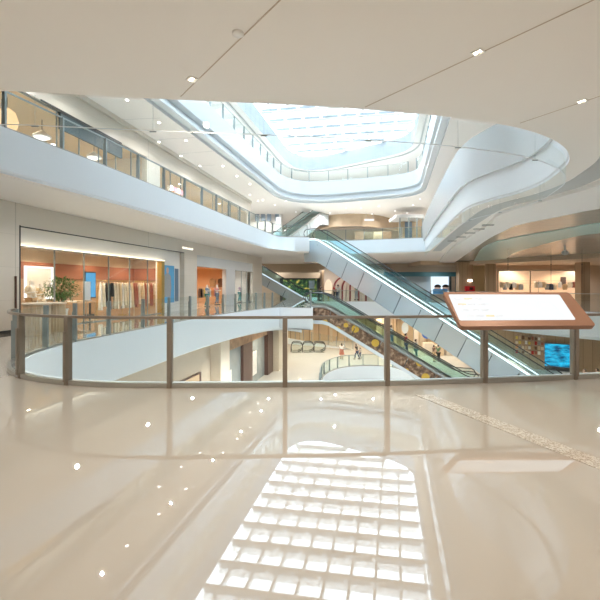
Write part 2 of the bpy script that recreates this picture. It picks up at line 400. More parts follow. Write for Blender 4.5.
balustrade(r, -5.42, every(r, 1.3), 'glass balustrade curving round the opening in the lower floor', 1.0, GREYM, GREYM, GLASSG)

# solid white parapet of the upper gallery, right side
par = run_of(H1, (10.5,33.6), (5.8,9.0)); nrp = normals(par, False); sg = 1 if nrp[3].x < 0 else -1
o = struct(MB().sweep(par, [(.14*sg,5.32),(.22*sg,6.75),(.16*sg,6.8),(-.12*sg,6.8),(-.12*sg,5.56),(-.02*sg,5.32)]).build('trim_8', FASW, smooth=True))

# smoke curtain under the near ceiling edge and along the right gallery
cur = run_of(offset(H1, -.07), (-7.2,5.9), (5.9,8.9)); 
cur2 = run_of(offset(H1, -.07), (5.9,9.1), (10.3,33.2))
def curtain(path, marks, label):
    root = thing('smoke_curtain', label, 'smoke curtain', (0,0,0))
    n = len(path)
    ts = [0] + sorted(t for px in marks for t in hits(path, px)[:1]) + [n-1.0001]
    for a, b in zip(ts, ts[1:]):
        s = sub(path, a+.01, b-.01)
        if len(s) > 1: MB().sweep(s, [(-.006,3.95),(.006,3.95),(.006,ZC-.005),(-.006,ZC-.005)]).build('glass_panel', CURT, root, True)
    MB().sweep(path, [(-.007,3.94),(.007,3.94),(.007,3.949),(-.007,3.949)]).build('edge_trim', FASC, root, True)
    for t in ts[1:-1]:
        p = pos(path, t); MB().tube([(p.x-.05,p.y,3.93),(p.x+.05,p.y,3.93)], .010).build('clip', GREYM, root, True)
        MB().tube([(p.x,p.y,3.95),(p.x,p.y,ZC-.01)], .0025).build('joint', GREYM, root)
curtain(cur, (35,153,264,368,458,535), 'clear glass smoke curtain hanging from the near ceiling edge')
curtain(cur2, (470,500,540), 'clear glass smoke curtain hanging under the white parapet of the right gallery')

# ------------------------------------------------------------------ ceiling over the right hall
re_ = run_of(H1, (10.4,33.2), (5.6,8.4)); no = normals(re_, False); sg = 1 if no[3].x > 0 else -1
if re_[0][1] < re_[-1][1]: re_ = re_[::-1]; sg = -sg
def oo(d): 
    q = offset(re_, d*sg, False)
    return chaikin([q[i] for i in range(0, len(q), 3)] + [q[-1]], 2)
struct(MB().sweep(re_, [(.55*sg,ZC-.012),(1.2*sg,ZC-.012),(1.2*sg,ZC-.002),(.55*sg,ZC-.002)]).build('trim_9', GREYP, smooth=True))  # grey paint stands in for the shade of a ceiling recess
band = [(14.3,42.0)] + [(p[0]+2.9*.97, p[1]-.6) for p in re_ if p[1] > 16] 
outer_line = chaikin([(18.5,48),P(470,250,ZC),P(490,235,ZC),P(503,229,ZC),P(515,222,ZC),P(560,213,ZC),P(600,204,ZC),(12.5,11.5),(14,6)], 2)
inner_line = chaikin([(17.0,49),(12.2,33.6),(10.2,25.6),(8.4,17.6),(7.6,15.6),(7.55,14.2),(7.8,12.6),(8.0,10.9),(8.1,9.2),(8.6,6)], 2)
struct(MB().prism(inner_line + outer_line[::-1], ZC-.14, ZC-.003).build('trim_10', CEILW, smooth=False))
struct(MB().prism(outer_line + [(40,6),(40,25),(30,30),(26,34.6),(22,41),(18.5,48)][:-1], ZC-.05, ZC-.004).build('ceiling_right', MIRC))
tl = chaikin([(20,46),P(476,257,4.33),P(483,245,4.33),P(520,236,4.33),P(560,230,4.33),P(600,222,4.33),(17,14)], 2) + chaikin([(21,17),P(600,232,4.33),P(570,237,4.33),P(540,245,4.33),P(515,252,4.33),P(508,257,4.33),(22.5,44)], 2)
struct(MB().prism(tl, ZC-.09, ZC-.052).build('trim_11', TEAL))
struct(MB().prism([(14,46.5),(18.5,48),(22,41),(26,34.6),(30,30),(40,25),(40,60),(14,60)], 3.95, ZC-.004).build('ceiling_back', TAN))
for px, py in ((452,241),(461,237),(470,233),(479,229),(488,225)):
    x, y = P(px, py, 4.25); tag(MB().box(x-.25,x+.25,y-.06,y+.06,4.235,4.259).build('linear_vent', DARK), 'small dark slot in the white ceiling band beside the right gallery', 'vent', 'slots in the white ceiling band')

# ------------------------------------------------------------------ left wall with its shops
D = Vector((.2055, .9787)); N = Vector((-.9787, .2055)); B0 = Vector((-9.6, 13.5)); ANG = math.atan2(D.y, D.x)
def W(s, d=0): p = B0 + D*s + N*d; return (p.x, p.y)
def S_of(px, d=0):                            # distance along the wall at which the sight line crosses it
    k = (px-300)/F; b = B0 + N*d; return (k*b.y - b.x)/(D.x - k*D.y)
def wallbox(name, s0, s1, z0, z1, m, d0=0, d1=.3, parent=None, st=True):
    q = [W(s0,d0), W(s1,d0), W(s1,d1), W(s0,d1)]
    if parent is not None: q = [(p[0]-parent.location.x, p[1]-parent.location.y) for p in q]; z0 -= parent.location.z; z1 -= parent.location.z
    o = MB().hexa([(p[0],p[1],z0) for p in q] + [(p[0],p[1],z1) for p in q]).build(name, m, parent)
    return struct(o) if st else o
sA, sB, sC, sD, sE, sF = S_of(20), S_of(165), S_of(185), S_of(197), S_of(253), S_of(262)
SP = sC - .1                                    # right edge of the big recess
wallbox('wall_left_a', -14, sA, 0, ZC, WALL)
wallbox('wall_left_b', sA, SP, 3.62, ZC, WALL)
wallbox('wall_left_c', sA, sB+.3, 2.98, 3.62, WALLW, .25, .55)
wallbox('wall_left_d', sB, SP, 0, 3.62, WALLW, .3, .6)
wallbox('wall_left_e', SP, sD, 0, ZC, WALL)
wallbox('wall_left_f', sD, sE, 3.6, ZC, WALL)
wallbox('wall_left_g', sD, sE, 2.85, 3.6, FASW, .05, .3)
wallbox('wall_left_h', sE, sF, 0, ZC, WALL)
wallbox('wall_left_i', sF-.3, sF, 0, ZC, WALL, .3, 8)
wallbox('trim_12', sA-.03, sA+.02, 0, 3.64, DARK, -.01, .3); wallbox('trim_13', sA, SP, 3.58, 3.62, DARK, -.01, .02)
wallbox('baseboard_left', -14, sA, 0, .1, DARK, -.012, .0)
# dark reveal strip on the wall by the corner of the gallery
o = wallbox('wall_strip', S_of(14.5), S_of(15.8), 0, 1.9, mat('dark_wood_strip', (.12,.07,.05), .4), -.05, -.001, st=False); tag(o, 'thin dark upright strip on the pale stone wall left of the first shop', 'wall strip')
# cove light over the shop window
o = wallbox('cove_light', sA+.05, sB+.2, 2.965, 2.985, COVE, .14, .24, st=False); tag(o, 'warm light line running over the window of the terracotta clothes shop', 'cove light')
struct(MB().prism([W(-7,0), W(28.4,0), (-.2,40), (-.2,33.4)] + LEFT_SOFFIT[::-1], ZC-.014, ZC-.003).build('ceiling_left', CEILW))
struct(MB().prism([(-.2,36.6),(10.4,34.2),(14,36),(14,53),(-8,53),(-3.6,41),(-.2,40.4)], ZC-.014, ZC-.003).build('ceiling_far', CEILW))
# shop rooms
def room(s0, s1, dep, zt, wm, cm, k, fl=None):
    wallbox('wall_shop_back_%s' % k, s0-.2, s1+.2, 0, zt, wm, dep, dep+.2)
    wallbox('wall_shop_side_%s' % k, s0-.25, s0-.02, 0, zt, wm, .35, dep)
    wallbox('wall_shop_end_%s' % k, s1+.02, s1+.25, 0, zt, wm, .62, dep)
    wallbox('ceiling_shop_%s' % k, s0-.2, s1+.2, zt, zt+.05, cm, .35, dep+.2)
    if fl: wallbox('floor_shop_%s' % k, s0, s1, .001, .012, fl, .1, dep)
CREAM = mat('cream_shop_plaster', (.78,.68,.54), .6)
WOODFL = mat('peach_wood_floor', (.72,.46,.26), .3, var=.12, scale=4)
room(sA, sD-.45, 4.5, 3.3, CREAM, CREAM, 'a')
room(sD, 20.45, 5.0, 2.95, ORANGE, ORANGE, 'b', WOODFL)
room(20.9, sE, 3.0, 2.95, WALLW, WALLW, 'c')
# terracotta band on the rear wall
o = wallbox('trim_14', 2.2, sD-.5, 1.9, 2.7, TERRA, 4.3, 4.49); wallbox('trim_31', sD-.6, sD-.44, 1.9, 2.7, TERRA, .7, 4.3)
o = wallbox('trim_15', 2.2, sD-.5, .0, 1.9, mat('brown_plaster', (.50,.33,.20), .6), 4.4, 4.49); wallbox('trim_32', sD-.5, sD-.44, 0, 1.9, MATS['brown_plaster'], .7, 4.3)
# shop windows (frames and panes)
def shopwin(label, s0, s1, z0, z1, n, frame, d=.12, end=None):
    c = W((s0+s1)/2, d); root = thing('shop_window', label, 'shop window', (c[0], c[1], z0))
    for k in range(n):
        a, b = s0 + (s1-s0)*k/n, s0 + (s1-s0)*(k+1)/n
        wallbox('pane', a+.012, b-.012, z0+.03, z1-.03, SHOPG, d-.006, d+.006, root, False)
        if k: wallbox('mullion', a-.012, a+.012, z0+.02, z1, frame, d-.03, d+.03, root, False)
    wallbox('top_frame', s0, s1, z1-.03, z1+.01, frame, d-.04, d+.04, root, False); wallbox('bottom_frame', s0, s1, z0+.001, z0+.03, frame, d-.04, d+.04, root, False)
    if end: wallbox('brass_jamb', s1-.28, s1+.02, z0, z1, end, d-.08, d+.2, root, False)
    return root
shopwin('wide glass front of the clothes shop with terracotta back wall', sA+.05, sB, 0, 2.95, 6, GREYM, end=BRASS)
shopwin('clear glass front right of the open peach shop', S_of(237), sE-.1, 0, 2.85, 3, GREYM)
wallbox('wall_left_j', S_of(227), S_of(236), 0, 2.85, FASW, .08, .4)
# posters
POST = mat('sky_blue_poster', (.10,.40,.72), .4, var=.05)
s0, s1 = S_of(167.5), S_of(178); c = W((s0+s1)/2, .28)
root = thing('poster', 'tall blue fashion poster beside the terracotta clothes shop', 'poster', (c[0],c[1],.5))
wallbox('print', s0, s1, .55, 2.75, POST, .25, .298, root, False)
CLK = {'cream': (.80,.72,.58), 'white': (.86,.85,.82), 'rust': (.42,.15,.10), 'black': (.03,.03,.03), 'tan': (.55,.38,.22), 'sand': (.70,.56,.38), 'grey': (.35,.36,.37), 'blue': (.22,.34,.50), 'orange': (.85,.36,.14), 'pink': (.80,.45,.48), 'teal': (.08,.32,.34), 'green': (.12,.22,.10), 'lilac': (.55,.45,.62), 'yellow': (.8,.62,.15), 'brown': (.20,.11,.07), 'navy': (.05,.08,.16), 'red': (.55,.04,.04)}
def cloth(k): return mat(k + '_cloth', CLK[k], .85, var=.15, scale=9)
def on_wall(root, ring, d0, m, name):           # a flat printed shape: (s, z) outline, on the wall plane
    a = [W(s, d0) for s, z in ring]; n = len(ring); lx, ly, lz = root.location
    b = [W(s, d0-.006) for s, z in ring]
    k = [(p[0]-lx, p[1]-ly, z-lz) for p, (s, z) in zip(a, ring)] + [(p[0]-lx, p[1]-ly, z-lz) for p, (s, z) in zip(b, ring)]
    return MB().add(k, [tuple(range(n)), tuple(range(n, 2*n))] + [(i, (i+1) % n, (i+1) % n + n, i+n) for i in range(n)]).build(name, m, root)
sm = s0 + (s1-s0)*.36
on_wall(root, [(sm-.33,.9),(sm+.34,.9),(sm+.42,1.5),(sm+.36,2.1),(sm+.14,2.28),(sm-.14,2.28),(sm-.34,2.1),(sm-.4,1.5)], .249, cloth('grey'), 'printed_coat')
on_wall(root, [(sm+.14*math.cos(a),2.45+.18*math.sin(a)) for a in [i*math.pi/6 for i in range(12)]], .249, SKIN, 'printed_head')
s0, s1 = S_of(186)-.85, S_of(186)-.45; c = W(s0, .28)
root = thing('poster', 'narrow dark poster at the pillar between the two left shops', 'poster', (c[0],c[1],.5)); wallbox('print', s0, s1, .6, 2.6, mat('slate_poster', (.16,.25,.36), .4), .27, .298, root, False)
# small lit lettering on the pillar wall
root = thing('shop_sign', 'row of tiny glowing letters on stone above the pillar between left shops', 'sign', (*W(S_of(186), 0), 3.9))
for k in range(7):
    s = S_of(182.5) + k*.2; wallbox('letter', s, s+.10, 3.86, 3.97 - .03*(k % 2), glow('soft_letter', (1,.88,.7), 2.4), -.03, -.001, root, False)

# ------------------------------------------------------------------ clothes, rails, mannequins
def garment_mesh(kind, fold, seed):
    rnd = random.Random(seed); m = MB(); L = {'dress': 1.36, 'coat': 1.2, 'blouse': .72, 'shirt': .68}[kind]
    rs = []; ph = rnd.random()*6
    for i in range(13):
        t = i/12; z = -L*t
        a = .07 + .13*min(1, t*9) if t < .12 else .20 - .045*math.sin(min(1, (t-.12)/.4)*math.pi) + (.10 if kind == 'dress' else .04)*max(0, t-.45)
        b = .028 + .045*min(1, t*3) + .02*t
        rs.append([(b*math.sin(q)*(1+fold*t*math.sin(7*q+ph)), a*math.cos(q)*(1+.5*fold*t*math.sin(5*q+ph)), z) for q in [2*math.pi*j/28 for j in range(28)]])
    m.rings(rs)
    return m, L
def sleeve(sg, L):
    return MB().tube([(0,sg*.16,-.05),(.01,sg*.215,-.18),(.015,sg*.225,-.36),(.02,sg*.22,-L)], [.05,.052,.046,.04], 10)
PROTO = {}
def garment(kind, colr, x, y, ztop, rz, label, group):
    key = (kind, colr)
    if key not in PROTO:
        r = thing(kind, label, 'clothes', (x,y,ztop), rz, group); g, L = garment_mesh(kind, .22, len(PROTO)+3)
        g.build('body', cloth(colr), r, True)
        if kind != 'dress':
            for sg in (-1, 1): sleeve(sg, .56 if kind != 'blouse' else .42).build('sleeve', cloth(colr), r, True)
        MB().tube([(0,-.15,-.06),(0,0,.015),(0,.15,-.06)], .008, 6).build('hanger', WOODF, r); 
        MB().tube([(0,0,.015),(0,0,.05),(0,.02,.075),(0,.0,.098)], .004, 6).build('hook', STEEL, r)
        PROTO[key] = r
    else:
        r = dup(PROTO[key], (x,y,ztop), rz, label); r['group'] = group
def clothes_rail(name, s0, s1, d, h, label, m=BRASS):
    a, b = Vector(W(s0,d)), Vector(W(s1,d)); r = thing(name, label, 'clothes rail', (a.x,a.y,0)); e = b-a
    MB().tube([(0,0,h),(e.x,e.y,h)], .014).build('bar', m, r, True)
    n = max(2, int((s1-s0)/1.6)+1)
    for k in range(n):
        t = k/(n-1); MB().tube([(e.x*t,e.y*t,.0),(e.x*t,e.y*t,h)], .016).build('upright', m, r, True)
        u = N*.25; MB().tube([(e.x*t-u.x,e.y*t-u.y,.018),(e.x*t+u.x,e.y*t+u.y,.018)], .016).build('foot', m, r, True)
# long rail in the terracotta shop; garments hang edge-on, flat sides showing towards the mall
dR = 1.5; sR0, sR1 = S_of(97, dR), S_of(161.5, dR)
clothes_rail('clothes_rail', sR0, sR1, dR, 1.82, 'long brass clothes rail full of pale garments in terracotta shop')
seq = ['white dress','cream coat','black coat','black dress','black blouse','cream dress','cream dress','sand coat','white dress','cream coat','cream dress','white dress','sand dress','rust coat','rust dress','cream coat','sand blouse','cream dress','rust dress','cream coat','rust coat','rust dress','cream blouse','sand coat','cream coat','tan coat']
ORD = ['first','second','third','fourth','fifth','sixth','seventh','eighth','ninth','tenth','eleventh','twelfth','thirteenth','fourteenth','fifteenth','sixteenth','seventeenth','eighteenth','nineteenth','twentieth','twenty-first','twenty-second','twenty-third','twenty-fourth','twenty-fifth','twenty-sixth']
for k, it in enumerate(seq):
    c, kd = it.split(); s = sR0 + .25 + (sR1-sR0-.5)*k/(len(seq)-1); x, y = W(s, dR)
    garment(kd, c, x, y, 1.722, ANG + math.pi/2 + .75 + .12*math.sin(k*2.1), f'{c} {kd}, {ORD[k]} from the plant end of the long brass rail', 'garments on the long brass rail')
# ---- figures
def ellring(c, ax, ay, R, n=14):
    return [tuple(Vector(c) + R @ Vector((ax*math.cos(2*math.pi*i/n), ay*math.sin(2*math.pi*i/n), 0))) for i in range(n)]
def skinned(name, verts, edges, radii, m, parent, sub=1):
    me = bpy.data.meshes.new(name); me.from_pydata(verts, edges, []); o = bpy.data.objects.new(name, me); COL.objects.link(o)
    sk = o.modifiers.new('skin', 'SKIN'); sk.use_smooth_shade = True
    me.skin_vertices.new() if not me.skin_vertices else None
    for i, r in enumerate(radii):
        d = me.skin_vertices[0].data[i]; d.radius = r if isinstance(r, tuple) else (r, r); d.use_root = (i == 0)
    ss = o.modifiers.new('smooth', 'SUBSURF'); ss.levels = sub; ss.render_levels = sub
    me.materials.append(m); o.parent = parent
    return o
def joints(h, walk, arms, lean=0, bend=None):
    s = h/1.7; J = {}
    J['pel'] = (0,0,.93); J['wai'] = (lean*.1,0,1.08); J['che'] = (lean*.25,0,1.28); J['nec'] = (lean*.38,0,1.46); J['hea'] = (lean*.42+.01,0,1.545); J['cro'] = (lean*.44+.01,0,1.63)
    for sg, n in ((1,'l'),(-1,'r')):
        w = walk*sg
        J['hip'+n] = (0,.095*sg,.88); J['kne'+n] = (.04+w*.55,.10*sg,.49); J['ank'+n] = (w-.02 if w > 0 else w-.06,.10*sg,.085); J['toe'+n] = (w+.13,.115*sg,.035)
        J['sho'+n] = (lean*.33,.185*sg,1.40)
        a = arms[0 if sg > 0 else 1]
        if a == 'down': J['elb'+n] = (lean*.3-w*.2-.02,.235*sg,1.13); J['wri'+n] = (lean*.3-w*.45+.06,.245*sg,.89)
        elif a == 'bent': J['elb'+n] = (lean*.3-.06,.24*sg,1.14); J['wri'+n] = (lean*.3+.18,.20*sg,1.17)
        elif a == 'rail': J['elb'+n] = (lean*.3+.05,.30*sg,1.16); J['wri'+n] = (lean*.3+.26,.33*sg,1.05)
        d = (Vector(J['wri'+n]) - Vector(J['elb'+n])).normalized(); J['han'+n] = tuple(Vector(J['wri'+n]) + d*.09)
    return {k: tuple(x*s for x in v) for k, v in J.items()}, s
def figure(name, label, cat, loc, rz, h=1.7, walk=.18, arms=('down','down'), top='white', bottom='navy', hair=HAIR, skin=SKIN, kind='trousers', group=None, bag=None, lean=0, hairlen=.04, female=False):
    J, s = joints(h, walk, arms, lean); r = thing(name, label, cat, loc, rz, group)
    vs, es, rd = [], [], []
    def ad(p, rr, par=None):
        vs.append(p); rd.append(tuple(q*s for q in rr) if isinstance(rr, tuple) else rr*s)
        if par is not None: es.append((par, len(vs)-1))
        return len(vs)-1
    pel = ad(J['pel'], (.135,.10)); wai = ad(J['wai'], (.125,.09), pel); che = ad(J['che'], (.145,.10), wai); nec = ad(J['nec'], .052, che); hea = ad(J['hea'], (.078,.092), nec); cro = ad(J['cro'], (.068,.08), hea)
    for n, sg in (('l',1),('r',-1)):
        a = ad(J['sho'+n], .058, che); b = ad(J['elb'+n], .043, a); c = ad(J['wri'+n], .027, b); hd = ad(J['han'+n], (.034,.02), c)
        d = (Vector(J['han'+n]) - Vector(J['wri'+n])).normalized(); side = Vector((1,0,0)) - d*d.x; side = side.normalized() if side.length > .1 else Vector((0,0,1)); inn = Vector((0,-sg,0))
        for q, (o_, L) in enumerate(((-.027,.065),(-.009,.078),(.010,.074),(.027,.058))):
            base = Vector(J['han'+n]) + (side*o_ + d*.012)*s; mid = base + (d*L*.55 + inn*.006)*s; tip = mid + (d*L*.4 + inn*.022)*s
            i = ad(tuple(base), .0095, hd); i = ad(tuple(mid), .009, i); ad(tuple(tip), .007, i)
        base = Vector(J['wri'+n]) + (d*.035 + side*.028)*s; i = ad(tuple(base), .011, c); i = ad(tuple(base + (d*.03 + side*.025)*s), .010, i); ad(tuple(base + (d*.06 + side*.028 + inn*.01)*s), .008, i)
        hp = ad(J['hip'+n], .088, pel); k = ad(J['kne'+n], .056, hp); an = ad(J['ank'+n], .038, k); ad(J['toe'+n], (.038,.03), an)
    body = skinned('body', vs, es, rd, skin, r)
    # face
    hx, hy, hz = J['hea']; f = MB()
    f.rings([[(hx+(.088+.0*i)*s, hy-.008*s, hz+.02*s),(hx+.088*s, hy+.008*s, hz+.02*s),(hx+.086*s, hy, hz+.025*s)], [(hx+.094*s, hy-.012*s, hz-.02*s),(hx+.094*s, hy+.012*s, hz-.02*s),(hx+.112*s, hy, hz-.015*s)]])
    f.build('nose', skin, r)
    for sg in (1,-1):
        MB().lathe([(.001,-.008*s),(.008*s,0),(.001,.008*s)], 8, (hx+.084*s, hy+sg*.03*s, hz+.028*s)).build('eye', DARK, r)
        MB().lathe([(.004*s,-.03*s),(.014*s,0),(.004*s,.03*s)], 8, (hx+.0, hy+sg*.084*s, hz+.005*s), 1.2, .5).build('ear', skin, r)
    MB().box(hx+.082*s, hx+.09*s, hy-.02*s, hy+.02*s, hz-.048*s, hz-.04*s).build('mouth', mat('lips', (.45,.2,.17), .5), r)
    if hair:
        rs = []
        for i in range(8):
            t = i/7; z = hz + (.105 - t*(.12+hairlen))*s; w = math.sin(min(1, .15+t*1.4)*math.pi/2)
            rs.append([(hx + (-.022 + .098*w*math.cos(q)*(1 if math.cos(q) < 0 or t < .35 else .35))*s, hy + .093*w*math.sin(q)*s, z) for q in [2*math.pi*j/16 for j in range(16)]])
        MB().rings(rs).build('hair', hair, r, True)
    # clothes
    T = cloth(top); e = .014
    tv = [J['pel'], J['wai'], J['che'], tuple(Vector(J['nec'])*.45 + Vector(J['che'])*.55)]; te = [(0,1),(1,2),(2,3)]; tr = [(.155*s,.118*s), (.142*s,.108*s), (.163*s,.118*s), (.085*s,.08*s)]
    for n in 'lr':
        k = len(tv); tv += [J['sho'+n], tuple(Vector(J['sho'+n])*.2 + Vector(J['elb'+n])*.8)]; te += [(2,k),(k,k+1)]; tr += [(.075*s,)*2, (.062*s,)*2]
    skinned('shirt', tv, te, tr, T, r)
    Bm = cloth(bottom)
    if kind == 'trousers':
        bv = [J['pel']]; be = []; br = [(.152*s,.115*s)]
        for n in 'lr':
            k = len(bv); bv += [J['hip'+n], J['kne'+n], tuple(Vector(J['ank'+n]) + Vector((0,0,.03*s)))]; be += [(0,k),(k,k+1),(k+1,k+2)]; br += [(.105*s,)*2, (.074*s,)*2, (.06*s,)*2]
        skinned('trousers', bv, be, br, Bm, r)
    else:
        ln = .62 if kind == 'dress' else .5
        MB().rings([[(x*.12*a*s, y*.165*a*s, z*s) for x, y in [(math.cos(2*math.pi*j/20)*(1+.05*math.sin(5*j)), math.sin(2*math.pi*j/20)) for j in range(20)]] for a, z in ((.95,1.06),(1.08,.95),(1.25,.8),(1.45,.65),(1.65,.5-(.62-ln)*-.5))]).build('skirt', Bm, r, True)
    for n in 'lr':
        a, t = Vector(J['ank'+n]), Vector(J['toe'+n])
        MB().tube([(a.x-.05*s,a.y,.04*s),(a.x+.02*s,a.y,.048*s),(t.x,t.y,.035*s),(t.x+.03*s,t.y,.03*s)], [.034*s,.046*s,.04*s,.026*s], 10).build('shoe', DARK if bottom != 'black' else WHITEG, r, True)
    if bag:
        x, y, z = J['che']; MB().rings([[(x+(-.13-.075*b*(1+math.cos(q))/1)*s, y+.15*b*math.sin(q)*s, z+zz*s) for q in [2*math.pi*j/12 for j in range(12)]] for b, zz in ((.7,-.26),(1,-.22),(1,.02),(.8,.12),(.4,.16))]).build('backpack', cloth(bag), r, True)
    return r
def mannequin(s, d, label, top, bottom, zb=0, h=1.75):
    x, y = W(s, d); return figure('mannequin', label, 'mannequin', (x,y,zb), ANG - math.pi/2 + .2, h, .06, ('down','bent'), top, bottom, None, WHITEG)
# window display at the near end of the terracotta shop
mannequin(S_of(31,1.1), 1.1, 'white mannequin in a cream top at the window corner beside the plant', 'cream', 'tan', .12)
MB_ = MB().lathe([(.45,0),(.45,.118)], 24, (*W(S_of(31,1.1),1.1), 0)); tag(MB_.build('display_plinth', WHITEG, smooth=True), 'low round white plinth under the cream-topped window mannequin', 'plinth')
mannequin(S_of(40.5,2.7), 2.7, 'white mannequin in a sand coat half hidden behind the plant', 'sand', 'cream')
# lit wall niche
LAMPN = glow('soft_niche_lamp', (1,.95,.88), 2.2)
root = thing('light_frame', 'glowing white square frame on the wall behind the window mannequins', 'light frame', (*W(2.,4.3), 1.5))
a, b = S_of(25,4.2), S_of(54,4.2)
for s0, s1, z0, z1 in ((a,b,2.42,2.5),(a,b,.9,.98),(a,a+.1,.98,2.42),(b-.1,b,.98,2.42)): wallbox('light_bar', s0, s1, z0, z1, LAMPN, 4.2, 4.26, root, False)
wallbox('backing', a+.1, b-.1, .98, 2.42, WALLW, 4.26, 4.32, root, False)
# plant
x, y = W(S_of(61,1.15), 1.15)
root = thing('potted_tree', 'bushy green potted tree behind the glass of the terracotta shop', 'plant', (x,y,0))
MB().lathe([(.20,0),(.27,.55),(.29,.6),(.25,.6),(.22,.5)], 20).build('pot', WHITEG, root, True)
MB().lathe([(.245,.54),(.001,.56)], 20).build('soil', mat('soil', (.06,.04,.03), .9), root)
MB().tube([(0,0,.5),(.03,.02,.9),(0,0,1.3),(.02,0,1.6)], [.04,.035,.03,.02]).build('trunk', mat('bark', (.14,.09,.06), .8), root, True)
lf = MB(); rnd = random.Random(3)
for k in range(900):
    u = Vector((rnd.gauss(0,1), rnd.gauss(0,1), rnd.gauss(0,1))).normalized(); q = Vector((u.x*.72, u.y*.72, u.z*.52 + .0))*(.35+.65*rnd.random()) + Vector((0,0,1.42))
    d = (u + Vector((rnd.gauss(0,.5), rnd.gauss(0,.5), rnd.gauss(0,.5)-.3))).normalized(); sd = d.cross(Vector((0,0,1)));  sd = sd.normalized()*.028 if sd.length > .01 else Vector((.028,0,0)); up = sd.cross(d).normalized()*.012
    L = .11+.06*rnd.random(); lf.add([q, q+d*L*.5+sd+up, q+d*L, q+d*L*.5-sd+up], [(0,1,2),(0,2,3)])
lf.build('foliage', mat('green_leaves', (.07,.17,.045), .5, var=.6, scale=5), root)
for k in range(7):
    a = k*2.4; MB().tube([(0,0,1.1+.06*k),(.25*math.cos(a),.25*math.sin(a),1.3+.06*k),(.5*math.cos(a),.5*math.sin(a),1.4+.05*k)], [.014,.01,.005], 6).build('branch', MATS['bark'], root)
# fluted display drums on the walkway, notice stands, small table
x, y = W(S_of(37,.9), .9)
for px, d, r_, h_, lb in ((37,-1.15,.37,1.02,'fluted pale wooden drum counter nearest the stone wall'), (53,-1.0,.36,1.0,'fluted pale wooden drum counter below the potted tree')):
    x, y = W(S_of(px,d), d); root = thing('drum_counter', lb, 'counter', (x,y,0))
    MB().rings([[( (r_+.02*math.cos(24*q))*math.cos(q), (r_+.02*math.cos(24*q))*math.sin(q), z) for q in [2*math.pi*j/144 for j in range(144)]] for z in (0.0, h_-.05)]).build('fluted_body', WOODF, root, True)
    MB().lathe([(r_+.05,h_-.05),(r_+.05,h_)], 40).build('top', CREAM, root, True)
x, y = W(S_of(81,.45)+.35, .45); root = thing('notice_stand', 'white notice on a slim stand behind the clothes shop glass', 'notice stand', (x,y,0), ANG-math.pi/2)
MB().box(-.02,.0,-.22,.22,.95,1.75).build('panel', mat('pale_blue_notice', (.78,.82,.86), .4), root); MB().tube([(-.03,0,.02),(-.03,0,1.5)], .015).build('pole', STEEL, root); MB().lathe([(.2,0),(.2,.02)], 20).build('base', STEEL, root)
x, y = W(S_of(90,3.2), 3.2); root = thing('video_screen', 'upright blue screen in front of the terracotta back wall', 'screen', (x,y,0), ANG-math.pi/2)
MB().box(-.04,.04,-.4,.4,.9,2.3).build('casing', DARK, root); MB().box(.041,.05,-.36,.36,.95,2.25).build('display', glow('blue_screen', (.15,.5,.85), 1.0), root); MB().box(-.15,.15,-.3,.3,0,.04).build('foot', DARK, root); MB().box(-.03,.03,-.05,.05,.04,.9).build('stem', DARK, root)
x, y = W(S_of(79,2.4), 2.4); root = thing('folding_table', 'low wooden display table with clothes behind the notice stand', 'table', (x,y,0), ANG)
MB().box(-.8,.8,-.4,.4,.72,.78).build('top', WOODF, root)
for a in (-.72,.72):
    for b in (-.34,.34): MB().box(a-.03,a+.03,b-.03,b+.03,0,.72).build('leg', WOODF, root)
for k, c in enumerate(('white','sand','grey')):
    a = Vector((-.5+.5*k, 0, 0)); a.rotate(Matrix.Rotation(ANG, 3, 'Z')); tag(MB().box(-.16,.16,-.2,.2,0,.07).build('folded_sweater', cloth(c), bevel=.03), f'{c} folded sweater on the low wooden display table', 'clothes', 'folded sweaters'); bpy.data.objects[-1] if False else None
    o = [q for q in COL.objects if q.name.startswith('folded_sweater')][-1]; o.location = (x+a.x, y+a.y, .781); o.rotation_euler = (0,0,ANG)
# spot lights seen inside shop
# peach shop
dP = 1.0; q0, q1 = S_of(198.5,dP), S_of(218.5,dP)
clothes_rail('clothes_rail', q0, q1, dP, 1.45, 'short steel clothes rail with bright garments in the peach shop', STEEL)
for k, c in enumerate(('brown','black','tan','yellow','black','blue','grey','cream','orange','orange','pink','teal','navy','teal')):
    x, y = W(q0+.15+(q1-q0-.3)*k/13, dP); garment('shirt', c, x, y, 1.352, ANG+math.pi/2+.7, f'{c} shirt, {ORD[k]} from the pillar on the steel rail', 'garments on the steel rail')
for k, (px, d, t, b, lb) in enumerate(((207,.42,'blue','teal','mannequin in a blue shirt before the steel rail of the peach shop'), (217,.75,'pink','blue','mannequin in a pink shirt at the right side of the peach shop'), (239.5,.7,'lilac','teal','mannequin in lilac behind the glass right of the peach shop'))): mannequin(S_of(px,d), d, lb, t, b, 0, 1.7)
for d_, c in ((2.0,'tan'),(1.25,'brown')):
    x, y = W(20.28, d_); garment('blouse', c, x, y, 2.15, ANG, f'{c} top hung on the end wall of the peach shop', 'tops on the peach end wall')
